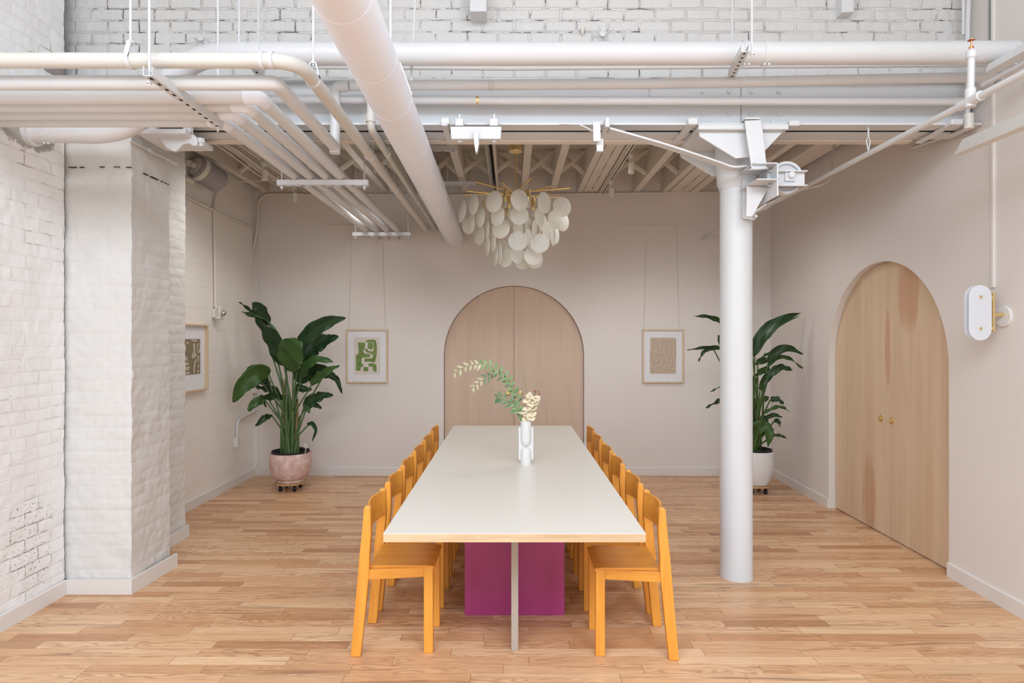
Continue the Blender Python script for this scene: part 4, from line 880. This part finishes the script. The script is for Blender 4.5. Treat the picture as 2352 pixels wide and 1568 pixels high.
# B: fat horizontal pipe in front of the brick, with the S bend down to the left wall
fp = T('drain_pipe', 'fat white pipe crossing the upper brick with an S-bend into the left wall', 'pipe', (0, 3.5, 3.2))
Yb = 3.52; zb = H-(124-CY)*Yb/F
path = fillet([(-2.87, 3.63, 2.867), (-2.43, 3.63, 2.867), at(345, 262, 3.6), at(420, 165, 3.55), (-1.76, Yb, zb), (-1.5, Yb, zb)], .22, 9)
path = spline([Vector((-2.87, 3.63, 2.867)), Vector((-2.62, 3.63, 2.867)), at(235, 303, 3.62), at(300, 285, 3.61), at(350, 240, 3.59), at(400, 175, 3.56), at(455, 137, 3.54), at(520, 124, Yb), at(600, 124, Yb)], 7)
fp.part('pipe', MB().tube(path+[at(1173, 124, Yb), at(2318, 121, Yb)], .064, 28), 'pipe', smooth=60)
for px, w in ((112, .03), (565, .05), (595, .05), (1712, .05), (1758, .04), (2322, .04)):
    c = at(px, 303, 3.63) if px < 200 else at(px, 124-(px/2318*2), Yb)
    b = fp.part('coupling', ringband(c, 'X', .064, w, .003, 32), 'pipe')
    fp.part('bolt', MB().lathe([(.007, 0), (.007, .012), (.001, .012)], c+Vector((-.012, -.02, -.078)), 8), 'steel', parent=b); fp.part('bolt', MB().lathe([(.007, 0), (.007, .012), (.001, .012)], c+Vector((.012, -.02, -.078)), 8), 'steel', parent=b)
fp.part('wall_collar', MB().lathe([(.065, 0), (.085, .0), (.085, .03), (.065, .03)], (-2.862, 3.63, 2.867), 28, 'X'), 'pipe')
# unistrut channels carrying it
def strut(label, a, b, w=.041, slots=8, ins=None, cat='strut', down=True):
    a = Vector(a); b = Vector(b); t = T('strut_channel', label, cat, (a+b)/2)
    d = (b-a).normalized(); sd = d.cross(Vector((0, 0, 1))).normalized()
    mb = MB()
    mb.beam(a, b, w, .003); off = Vector((0, 0, .02))
    mb.beam(a+sd*(w/2-.0015)+off, b+sd*(w/2-.0015)+off, .003, .04).beam(a-sd*(w/2-.0015)+off, b-sd*(w/2-.0015)+off, .003, .04)
    t.part('channel', mb, 'steel', smooth=0)
    L = (b-a).length
    for i in range(slots):
        p = a+d*L*(i+.5)/slots-Vector((0, 0, .0018)); t.part('slot', MB().beam(p-d*.012, p+d*.012, .012, .0008), 'dark', smooth=0, label='dark slot')

    return t
def rods(t, pts):
    for p, top in pts:
        p = Vector(p); r = t.part('rod', MB().tube([p-Vector((0, 0, .03)), Vector((p.x, p.y, top))], .0055, 8), 'steel')
        t.part('nut', MB().lathe([(.013, -.014), (.013, 0), (.001, 0)], p-Vector((0, 0, .004)), 6), 'steel', parent=r)
t = strut('slotted white channel hung under the fat pipe, right, above the column', at(1712, 118, 3.25)+Vector((0, 0, 0)), at(1680, 178, 3.78), slots=7)
rods(t, [(at(1727, 118, 3.28), TOP)])
t = strut('slotted white channel hung under the left bundle of pipes', (-1.585, 2.66, 2.785), (-1.585, 3.32, 2.785), slots=11)
rods(t, [((-1.60, 2.70, 2.785), TOP), ((-1.585, 3.30, 2.785), TOP)])
t = strut('small slotted channel behind the fat pipe, upper left', at(578, 150, 3.6), at(600, 180, 3.8), slots=3)
for px, Y, nm in ((497, 3.4, 'x'), (549, 3.35, 'x')): pass
single('hanger_rod', 'thin white rod from overhead to the fat pipe at its left clamp', 'rod', MB().tube([at(549, 126, Yb-.05), Vector((at(549, 126, Yb-.05).x, Yb-.05, TOP))], .0055, 8), 'steel')
single('hanger_rod', 'thin white rod just right of the left clamp rod, before the brick', 'rod', MB().tube([at(593, 100, 3.62), Vector((at(593, 100, 3.62).x, 3.62, TOP))], .005, 8), 'steel')
single('hanger_rod', 'thin white rod crossing the upper brick between the two fat pipes', 'rod', MB().tube([at(944, 185, 3.62), at(960, -120, 3.62)], .0065, 8), 'steel')
single('hanger_rod', 'thin white rod over the brick left of the column channel rod', 'rod', MB().tube([at(1681, 98, 3.7), at(1683, -110, 3.7)], .005, 8), 'steel')
# C: thin conduit behind the fat pipe
single('thin_conduit', 'thin white conduit running just below the fat horizontal pipe', 'conduit', MB().tube([at(560, 153, 3.80), at(1173, 157, 3.80), at(2270, 148, 3.80)], .0135, 10), 'pipe')
# D + first bundle pipe: left run, elbow back, up, then right along the beam
def bp(x, Y, z=2.84): return Vector((x, Y, z))
g = 'insulated pipes in the left bundle'
D = T('insulated_pipe', 'white pipe that turns back, rises, then runs right along the beam', 'pipe', (-1.1, 3.5, 2.84))
x1 = -1.105
D.part('run', MB().tube(fillet([(-2.855, 2.87, 2.84), (x1, 2.87, 2.84), (x1, 3.84, 2.84)], .03, 3), .034, 24), 'pipe', smooth=50)
xr, zr_ = at(768, 200, 3.80).x, H-(197-CY)*3.80/F
D.part('riser', MB().tube(fillet([(x1, 3.83, 2.80), (x1+.004, 3.83, zr_), (xr+.1, 3.80, zr_)], .02, 3), .032, 24), 'pipe', smooth=50)
D.part('crossing', MB().tube([Vector((xr+.1, 3.80, zr_)), at(1500, 192, 3.8), at(2285, 177, 3.75)], .031, 24), 'pipe', smooth=50)
for px in (1128, 2085): D.part('joint_band', ringband(at(px, 196 if px < 1500 else 182, 3.79), 'X', .031, .012, .002), 'cream')
D.part('bracket', MB().box(at(2291, 0, 3.75).x, at(2304, 0, 3.75).x, 3.72, 3.76, at(0, 192, 3.75).z, at(0, 165, 3.75).z), 'steel', smooth=0)
E = T('insulated_pipe', 'slimmer white pipe below the others, running right along the beam face', 'pipe', (0, 3.85, 3.1))
E.part('run', MB().tube([at(560, 228, 3.86), at(1173, 231, 3.86), at(2240, 233, 3.86)], .0255, 20), 'pipe', smooth=50)
for px in (1097, 1495): E.part('joint_band', ringband(at(px, 231, 3.86), 'X', .0255, .016, .002), 'brass' if px == 1097 else 'steel')
E.part('hanger', MB().tube([at(1491, 220, 3.84), at(1491, 195, 3.84)], .006, 8), 'steel')
# pipe ending by a vertical drop, small cream
for i, (xx, Yt) in enumerate(((-1.255, 3.04), (-1.366, 3.15), (-1.481, 3.26), (-1.596, 3.37))):
    lab = ['rightmost', 'second from right', 'second from left', 'leftmost'][i]
    p = T('insulated_pipe', 'white bundle pipe, %s of the four that reach the back wall' % lab, 'pipe', (xx, 5, 2.84), 'four insulated pipes on trapeze hangers')
    p.part('run', MB().tube(fillet([(-2.855, Yt, 2.84), (xx, Yt, 2.84), (xx, YB, 2.84)], .03, 3), .034, 24), 'pipe', smooth=50)
    p.part('elbow_wrap', MB().tube(fillet([(xx-.07, Yt, 2.84), (xx, Yt, 2.84), (xx, Yt+.07, 2.84)], .03, 3), .0365, 20), 'jacket', smooth=40)
for (Y, x0, x1_, n_) in ((4.50, -1.72, -1.05, 'first trapeze channel under the four pipes, nearer the beam'), (6.72, -1.74, -1.10, 'second trapeze channel under the four pipes, near the back wall')):
    t = strut(n_, (x0, Y, 2.765), (x1_, Y, 2.765), slots=9)
    rods(t, [((x0+.03, Y, 2.765), ZD), ((x1_-.03, Y, 2.765), ZD)])
# H: cream pipe with clamps
Hp = T('cream_pipe', 'cream pipe from the left that bends back through ring hangers to the rear', 'pipe', (-1.2, 3, 2.9))
xh, Yh, zh = -.965, 2.77, 2.90
Hp.part('pipe', MB().tube(fillet([(-2.855, Yh, zh), (xh, Yh, zh), (xh-.012, 7.1, zh)], .15, 9), .034, 24), 'cream', smooth=50)
for px in (603, 625): Hp.part('coupling', ringband((at(px, 0, Yh).x, Yh, zh), 'X', .034, .02, .004), 'steel')
clevis(Hp, (at(300, 0, Yh).x, Yh, zh), 'X', .034, TOP)
clevis(Hp, (xh, 2.98, zh), 'Y', .034, TOP); clevis(Hp, (xh-.005, 4.2, zh), 'Y', .034, ZD); clevis(Hp, (xh-.006, 5.1, zh), 'Y', .034, ZD)
Hp.part('coupling', ringband((xh-.005, 4.62, zh), 'Y', .034, .05, .004), 'cream'); Hp.part('end_cap', ringband((xh-.012, 7.06, zh), 'Y', .034, .06, .005), 'cream')
# I: slimmer cream pipe beside the duct
Ip = T('cream_pipe', 'slimmer cream pipe dropping before the beam and running back beside the duct', 'pipe', (-.86, 4, 2.94))
Ip.part('pipe', MB().tube(fillet([(-.875, 3.80, 3.22), (-.872, 3.80, 2.945), (-.90, YB, 2.945)], .05, 7), .023, 18), 'cream', smooth=50)
Ip.part('coupling', MB().lathe([(.03, 0), (.03, .05), (.024, .05)], (-.873, 3.80, 2.985), 20), 'cream'); Ip.part('coupling', ringband((-.885, 6.0, 2.945), 'Y', .023, .05, .005), 'cream')
clevis(Ip, (-.872, 4.30, 2.945), 'Y', .023, 2.99+.02)
# J: sprinkler pipe on the right
sp = T('sprinkler_pipe', 'slim white sprinkler pipe running back along the right, with a copper head on a riser', 'pipe', (2.3, 4, 2.825))
xs, zs_ = 2.30, 2.825
sp.part('pipe', MB().tube([(xs, 1.0, zs_), (xs, YB, zs_)], .0175, 16), 'pipe')
sp.part('tee', MB().tube([(xs, 2.98, zs_), (xs, 3.12, zs_)], .025, 16).tube([(xs, 3.05, zs_-.03), (xs, 3.05, zs_+.06)], .024, 16), 'pipe')
sp.part('riser', MB().tube([(xs, 3.05, zs_), (xs+.005, 3.05, 3.06)], .0165, 16), 'pipe')
sp.part('reducer', MB().lathe([(.017, 0), (.024, .008), (.024, .035), (.018, .045), (.012, .05)], (xs+.005, 3.05, 3.035), 18), 'pipe')
hd = sp.part('sprinkler_head', MB().lathe([(.011, 0), (.011, .012), (.004, .016), (.004, .04), (.001, .04)], (xs+.005, 3.05, 3.085), 12), 'copper', label='copper sprinkler head')
sp.part('deflector', MB().lathe([(.006, 0), (.017, .002), (.017, .004), (.001, .005)], (xs+.005, 3.05, 3.127), 16), 'copper', parent=hd)
sp.part('hanger', MB().tube([(xs, 3.92, zs_+.016), (xs-.012, 3.92, zs_+.08), (xs, 3.92, zs_+.12), (xs+.012, 3.92, zs_+.08), (xs, 3.92, zs_+.016)], .004, 6).tube([(xs, 3.92, zs_+.11), (xs, 3.92, 3.0)], .005, 6), 'steel')
sp.part('tee', MB().tube([(xs, 5.42, zs_), (xs, 5.56, zs_)], .024, 14), 'pipe'); sp.part('branch', MB().tube([(xs, 5.49, zs_), (xs, 5.49, 3.0)], .0165, 12), 'pipe')
single('offset_conduit', 'thin bent conduit rising from the sprinkler pipe to the rear joists', 'conduit', MB().tube(fillet([(2.26, 5.3, 2.87), (2.70, 5.15, 2.95), (2.82, 5.3, 3.38)], .1, 6), .010, 10), 'joist')
# ------------------------------------------------------------ right wall things
def rwp(Y, z, off=0):                                  # a point on the right wall at depth Y
    return Vector((wx(Y)-off, Y, z))
ra = T('wall_raceway', 'white vertical surface conduit running down the right wall to the sconce', 'conduit', rwp(3.79, 1.95))
Yr_ = 1400*3.0/(2281-1173)
ra.part('channel', MB().box(wx(Yr_)-.016, wx(Yr_), Yr_-.010, Yr_+.010, H-(660-CY)*3.79/F, 4.9), 'trim', smooth=0, bevel=.002)
single('flex_cable', 'thin grey armoured cable beside the raceway, high on the right wall', 'cable', MB().tube([rwp(Yr_+.03, 3.4, .008), rwp(Yr_+.03, 5.0, .008)], .006, 8), 'grey')
sc = T('wall_sconce', 'wall sconce of two frosted pill-shaped glass panes on a brass bar', 'lamp', rwp(Yr_, 1.8))
Ys = Yr_-.02; zc = H-(717-CY)*3.6/F
sc.part('backplate', MB().lathe([(.001, 0), (.064, 0), (.064, -.012), (.060, -.016), (.001, -.016)], (wx(3.74), 3.71, zc-.02), 36, 'X', Matrix.Identity(3)), 'ceramic')
sc.part('bar', MB().box(wx(3.74)-.096, wx(3.74)-.082, 3.678, 3.696, zc-.115, zc+.12), 'brass', smooth=0, bevel=.001)
sc.part('neck', MB().lathe([(.001, 0), (.012, 0), (.012, .07), (.001, .07)], (wx(3.74)-.084, 3.70, zc-.01), 16, 'X', Matrix.Identity(3)), 'brass')
def pill(w, h, n=12):
    out = []
    for i in range(n+1): a = math.pi*i/n; out.append((w*math.cos(a), h-w+w*math.sin(a)))
    for i in range(n+1): a = math.pi+math.pi*i/n; out.append((w*math.cos(a), -h+w+w*math.sin(a)))
    return out
for Y_ in (3.66, 3.695):
    c = Vector((at(2252, 717, 3.66).x, Y_, 0))
    g_ = sc.part('glass_pane', MB().prism(pill(.068, .166), .006, lambda u, v, w, c=c, Y_=Y_: Vector((c.x+u, Y_+w, zc+v))), 'sglass', smooth=25)
    if Y_ < 3.7:
        for dz in (.095, -.095): sc.part('brass_pin', MB().lathe([(.009, 0), (.009, .006), (.001, .007)], (c.x, Y_, zc+dz), 14, 'Y', Matrix.Identity(3)), 'brass', parent=g_)
cpane = at(2252, 717, 3.66)
sc.part('tube_lamp', MB().lathe([(.001, -.12), (.009, -.115), (.009, .115), (.001, .12)], (cpane.x, 3.68, zc), 20), 'ceramic')
sc.part('arm', MB().box(cpane.x-.01, wx(3.74)-.09, 3.680, 3.692, zc-.1, zc-.085).box(cpane.x-.01, wx(3.74)-.09, 3.680, 3.692, zc+.085, zc+.1), 'brass', smooth=0)
# tilted linear uplight fixtures, top right
def barbox(name, label, a, b, w, h, tilt, mat, cat):
    a = Vector(a); b = Vector(b); up = Vector((math.sin(tilt), 0, math.cos(tilt)))
    t = T(name, label, cat, (a+b)/2); t.part('body', MB().beam(a, b, w, h, up), mat, smooth=0, bevel=.002); return t
a = at(2206, 340, 3.55); b = Vector((a.x+.0, 1.3, a.z+.0))
t = barbox('linear_light', 'cream linear light bar high in front of the right wall', a, b, .10, .03, math.radians(-62), 'cream', 'light fixture')
t.part('mount', MB().beam(a+Vector((.03, -.5, .03)), (wx(a.y-.5), a.y-.5, a.z+.06), .03, .03).beam(a+Vector((.03, -1.6, .03)), (wx(a.y-1.6), a.y-1.6, a.z+.06), .03, .03), 'cream', smooth=0)
a = at(2275, 160, 3.5); b = Vector((a.x, 1.2, a.z))
t = barbox('wall_channel', 'long white enclosed channel at the top of the right wall, by the fat pipe end', a, b, .05, .05, .3, 'steel', 'channel')
t.part('mount', MB().box(a.x, wx(3.3), 3.28, 3.31, a.z-.02, a.z+.02), 'steel', smooth=0)
t.part('tube', MB().tube([a+Vector((.035, .1, -.045)), b+Vector((.035, 0, -.045))], .016, 12), 'pipe')
# conduit down the right end of the brick with its body
cc = T('corner_conduit', 'white conduit down the right end of the upper brick to a pill-shaped body', 'conduit', at(2224, 290, 3.9))
cc.part('conduit', MB().tube(fillet([at(2238, -170, 3.9), at(2222, 20, 3.9), at(2222, 270, 3.9)], .3, 8), .013, 12), 'pipe')
cc.part('conduit', MB().tube([at(2213, -170, 3.92), at(2213, 80, 3.92)], .010, 10), 'pipe')
cc.part('conduit_body', MB().tube([at(2225, 262, 3.86), at(2225, 296, 3.86)], .028, 14), 'plastic')
cc.part('lower_conduit', MB().tube([at(2222, 296, 3.88), at(2098, 338, 4.5)], .013, 12), 'pipe')
single('round_sensor', 'white round dish fixed under the joists by the right wall, behind the beam', 'sensor', MB().lathe([(.001, 0), (.085, .005), (.1, .03), (.1, .05), (.001, .05)], at(1998, 318, 4.9)-Vector((0, 0, .03)), 30), 'plastic')
# ------------------------------------------------------------ star anchors and beam stubs on the upper brick
for (px, py, r, lab) in ((465, 92, .085, 'cast star wall anchor on the upper brick, left'), (1383, 82, .085, 'cast star wall anchor on the upper brick, right of centre')):
    c = at(px, py, 3.985); st = MB(); pts = []
    for i in range(10):
        a = math.pi/2+i*math.pi/5+(.3 if px > 1000 else 0); q = r if i % 2 == 0 else r*.36; pts.append(Vector((c.x+q*math.cos(a), 4.0, c.z+q*math.sin(a))))
    st.add(pts+[Vector((c.x, 3.965, c.z)), Vector((c.x, 4.0, c.z))], [(i, (i+1) % 10, 10) for i in range(10)]+[((i+1) % 10, i, 11) for i in range(10)])
    t = T('star_anchor', lab, 'wall anchor', c); t.part('star', st, 'pipe', smooth=0, bevel=.002)
    t.part('boss', MB().lathe([(.018, 0), (.018, .02), (.010, .022), (.001, .022)], (c.x, 3.975, c.z), 14, 'Y', Matrix.Identity(3)), 'pipe')
single('beam_stub', 'white square beam end projecting from the brick at the top edge, centre', 'beam', MB().box(at(1080, 0, 3.9).x, at(1118, 0, 3.9).x, 3.86, 4.05, at(0, 34, 3.9).z, 4.4), 'pipe', bevel=.004)
single('small_hook', 'small worn hook set in the brick left of the right star anchor', 'hook', MB().lathe([(.001, 0), (.006, .005), (.010, .03), (.014, .05), (.001, .055)], at(1338, 80, 3.975), 10), 'joist')
single('beam_stub', 'white plate end projecting from the brick at the top edge, right', 'beam', MB().box(at(1940, 0, 3.9).x, at(1968, 0, 3.9).x, 3.93, 4.05, at(0, 22, 3.9).z, 4.4), 'pipe', bevel=.004)
# timber header seen on the pier top and conduit across it
single('timber_pad', 'painted timber block on top of the brick pier under the beam', 'block', MB().box(-2.86, -2.47, 3.95, 4.33, 2.991, 3.0), 'joist')
pc = T('pier_conduit', 'thin white conduit along the top right edge of the brick pier', 'conduit', at(380, 335, 4.1))
pc.part('pipe', MB().tube([(-2.425, 3.88, 2.90), (-2.425, 4.42, 2.90)], .011, 10), 'pipe'); pc.part('coupling', MB().tube([(-2.425, 4.08, 2.90), (-2.425, 4.14, 2.90)], .015, 10), 'pipe')
# ------------------------------------------------------------ block wall things
def lw(Y, z, off=0): return Vector((XL+off, Y, z))
def pw(px, py, off=.015): Y = -(XL+off)*F/(CX-px); return at(px, py, Y)
speaker = T('wall_speaker', 'grey barrel-shaped loudspeaker tilted on the block wall under the joists', 'loudspeaker', pw(490, 400, .12))
q = pw(482, 403, .13); sm = Matrix.Rotation(math.radians(-32), 3, 'Y')
def spk(v): return q+Matrix.Rotation(math.radians(-22), 3, 'Y') @ v
bod = MB().lathe([(.001, -.13), (.09, -.125), (.115, -.10), (.12, 0), (.115, .09), (.001, .10)], (0, 0, 0), 30, 'Y')
ax = (at(520, 425, q.y+.25)-at(478, 395, q.y-.0)).normalized()
rotm = Vector((0, 1, 0)).rotation_difference(Vector((.34, .90, -.28))).to_matrix()
speaker.part('grille', MB().lathe([(.116, -.11), (.118, .0), (.112, .16), (.095, .18), (.001, .18)], q, 32, 'Y', rotm), 'mesh')
speaker.part('end_cap', MB().lathe([(.001, .185), (.085, .18), (.118, .15), (.121, .11), (.117, .105)], q, 32, 'Y', rotm), 'plastic')
kn = q-rotm @ Vector((0, .195, 0))
speaker.part('knob', MB().sphere(kn, .03, 14, 9), 'plastic')
speaker.part('bracket', MB().beam(kn+Vector((0, 0, 0)), (XL, kn.y-.02, kn.z+.02), .06, .02, (0, 1, 0)), 'plastic', smooth=0, bevel=.003)
single('speaker_cable', 'twisted beige cable looping from the loudspeaker to the joists', 'cable', MB().tube(spline([q+rotm @ Vector((0, .17, -.05)), at(530, 419, q.y+.35), at(580, 416, q.y+.5), at(632, 412, 6.0), at(640, 405, 5.8)], 8), .006, 8), 'joist')
vc = T('wall_conduit', 'beige conduit dropping from the loudspeaker to the emergency light box', 'conduit', pw(494, 700))
Yv = pw(494, 600).y
vc.part('conduit', MB().tube(fillet([(XL+.05, Yv, H-(432-CY)*Yv/F), (XL+.02, Yv-.03, H-(470-CY)*Yv/F), (XL+.018, Yv, H-(705-CY)*Yv/F)], .12, 6), .015, 12), 'joist')
em = T('emergency_light', 'small white wall box with red lettering and a clear round bulb', 'light', pw(495, 717))
zc1 = H-(703-CY)*Yv/F; zc2 = H-(733-CY)*Yv/F
em.part('back_box', MB().box(XL, XL+.03, Yv-.045, Yv+.045, zc2+.015, zc1-.025), 'plastic', smooth=0, bevel=.008)
em.part('front_box', MB().box(XL+.03, XL+.085, Yv-.04, Yv+.05, zc2, zc1), 'plastic', smooth=0, bevel=.008)
# three unreadable dots of red print, as in the photo
lt = MB()
for i, z in enumerate((.042, .02, -.003, -.026)):
    cz = (zc1+zc2)/2+z; lt.box(XL+.052, XL+.062, Yv-.0412, Yv-.040, cz-.005, cz+.005)
em.part('lettering', lt, 'text', smooth=0)
em.part('bulb', MB().sphere((XL+.105, Yv-.01, (zc1+zc2)/2-.004), .028, 16, 10), 'chrome')
hz = T('wall_conduit', 'beige conduit sloping along the block wall behind the upright conduits', 'conduit', pw(500, 480))
hz.part('conduit', MB().tube(spline([pw(405, 437, .03), pw(425, 450, .02), pw(490, 482, .035), pw(520, 497, .02), pw(578, 522, .02)], 6), .014, 12), 'joist')
h2 = T('wall_conduit', 'short beige conduit with a fitting high on the block wall beside the pier', 'conduit', pw(425, 405))
h2.part('conduit', MB().tube([pw(402, 398, .03), pw(424, 409, .03)], .016, 12), 'joist'); h2.part('fitting', MB().tube([pw(422, 407, .035), pw(440, 417, .035)], .030, 12), 'joist')
cv = T('wall_conduit', 'beige conduit across the top of the back wall, turning down the left corner', 'conduit', (XL+.05, YB-.03, 2))
zt1 = H-(446-CY)*(YB-.03)/F; xk = at(583, 0, YB-.05).x+.02
path = fillet([at(1660, 441, YB-.03), at(1173, 448, YB-.03), Vector((xk+.02, YB-.03, zt1)), Vector((xk+.02, YB-.035, 2.95)), at(578, 590, YB-.05), at(577, 880, YB-.05)], .17, 8)
cv.part('conduit', MB().tube(path, .015, 12), 'joist')
c = at(581, 893, YB-.05); cv.part('outlet_box', MB().box(c.x-.05, c.x+.05, YB-.06, YB-.001, c.z-.05, c.z+.05), 'plastic', smooth=0, bevel=.004)
ob = T('wall_outlet', 'white outlet box low on the block wall on a curved conduit', 'outlet', pw(543, 1012))
Yo = pw(543, 1012).y; zo = H-(1015-CY)*Yo/F
ob.part('box', MB().box(XL, XL+.045, Yo-.038, Yo+.04, zo-.055, zo+.055), 'plastic', smooth=0, bevel=.006)
zq = H-(957-CY)*6.9/F
ob.part('conduit', MB().tube(fillet([(XL+.022, Yo, zo+.05), (XL+.022, Yo, zq-.02), (XL+.022, YB-.01, zq+.03)], .16, 8), .013, 12), 'pipe')
# ------------------------------------------------------------ track lighting
def spot(px, py, Y, label, tr=True):
    c = at(px, py, Y); t = T('spot_light', label, 'spotlight', c, 'small white spotlights under the rear joists')
    t.part('can', MB().lathe([(.001, -.05), (.026, -.05), (.028, -.045), (.028, .045), (.02, .05), (.001, .05)], c, 20), 'plastic')
    t.part('neck', MB().box(c.x-.018, c.x-.008, c.y-.01, c.y+.01, c.z+.02, c.z+.10), 'plastic', smooth=0)
    t.part('adapter', MB().box(c.x-.028, c.x+.012, c.y-.03, c.y+.03, c.z+.095, c.z+.125), 'plastic', smooth=0, bevel=.003)
    return c
def s2(px, py, z): Y = F*(z-H)/(CY-py); return Y
for (px, py, lab) in ((608, 402, 'white spotlight on the left track, nearer the beam, by the cables'), (678, 453, 'white spotlight near the back wall left, below the joists'), (1450, 386, 'white spotlight on the right track, nearer the beam'), (1405, 442, 'white spotlight near the back wall, right of the chandelier')):
    Yq = s2(px, py, 3.215); spot(px, py, Yq, lab)
for (pa, pb, Ya, Yb_, lab, z) in ((678, 0, 4.5, 7.2, 'dark-slotted track rail on the left rear joists', 3.355), (1404, 0, 4.5, 7.2, 'dark-slotted track rail on the right rear joists', 3.355)):
    xq = at(pa, 0, s2(pa, 453 if pa < 1000 else 442, 3.215)).x-.008
    t = T('track_rail', lab, 'track', (xq, 5.8, z)); t.part('rail', MB().box(xq-.018, xq+.018, Ya, Yb_, z-.015, z+.03), 'joist', smooth=0); t.part('slot', MB().box(xq-.005, xq+.005, Ya+.01, Yb_-.01, z-.0165, z-.015), 'dark', smooth=0)
for k, (x0, lab) in enumerate(((-2.62, 'bundle cable sagging under the left rear joists, outermost'), (-2.56, 'bundle cable under the left rear joists, middle of three'), (-2.50, 'bundle cable under the left rear joists, nearest the pipes'))):
    single('ceiling_cable', lab, 'cable', MB().tube(spline([Vector((x0, 4.4, 3.36)), Vector((x0+.03, 5.0, 3.33-.02*k)), Vector((x0, 5.6, 3.36)), Vector((x0+.02, 6.3, 3.32)), Vector((x0+.01, 7.1, 3.37))], 6), .007, 8), 'joist')
cd = T('ceiling_conduit', 'grey-cored conduit pair running between joists to the left of the chandelier', 'conduit', (-.21, 5.8, 3.38))
cd.part('conduit', MB().tube([(-.207, 4.4, 3.365), (-.207, YB-.05, 3.365)], .010, 10), 'grey')
for (px, py, lab) in ((1010, 346, 'small white channel crossing under the joists right of the duct, nearer'), (1060, 426, 'small white channel crossing under the joists right of the duct, farther')):
    Yq = s2(px, py, 3.30); c = at(px, py, Yq); xl_ = c.x-.2
    t = strut(lab, (xl_, Yq, 3.30), (c.x+.16, Yq, 3.30), slots=4); rods(t, [((c.x-.15, Yq, 3.3), ZD)])
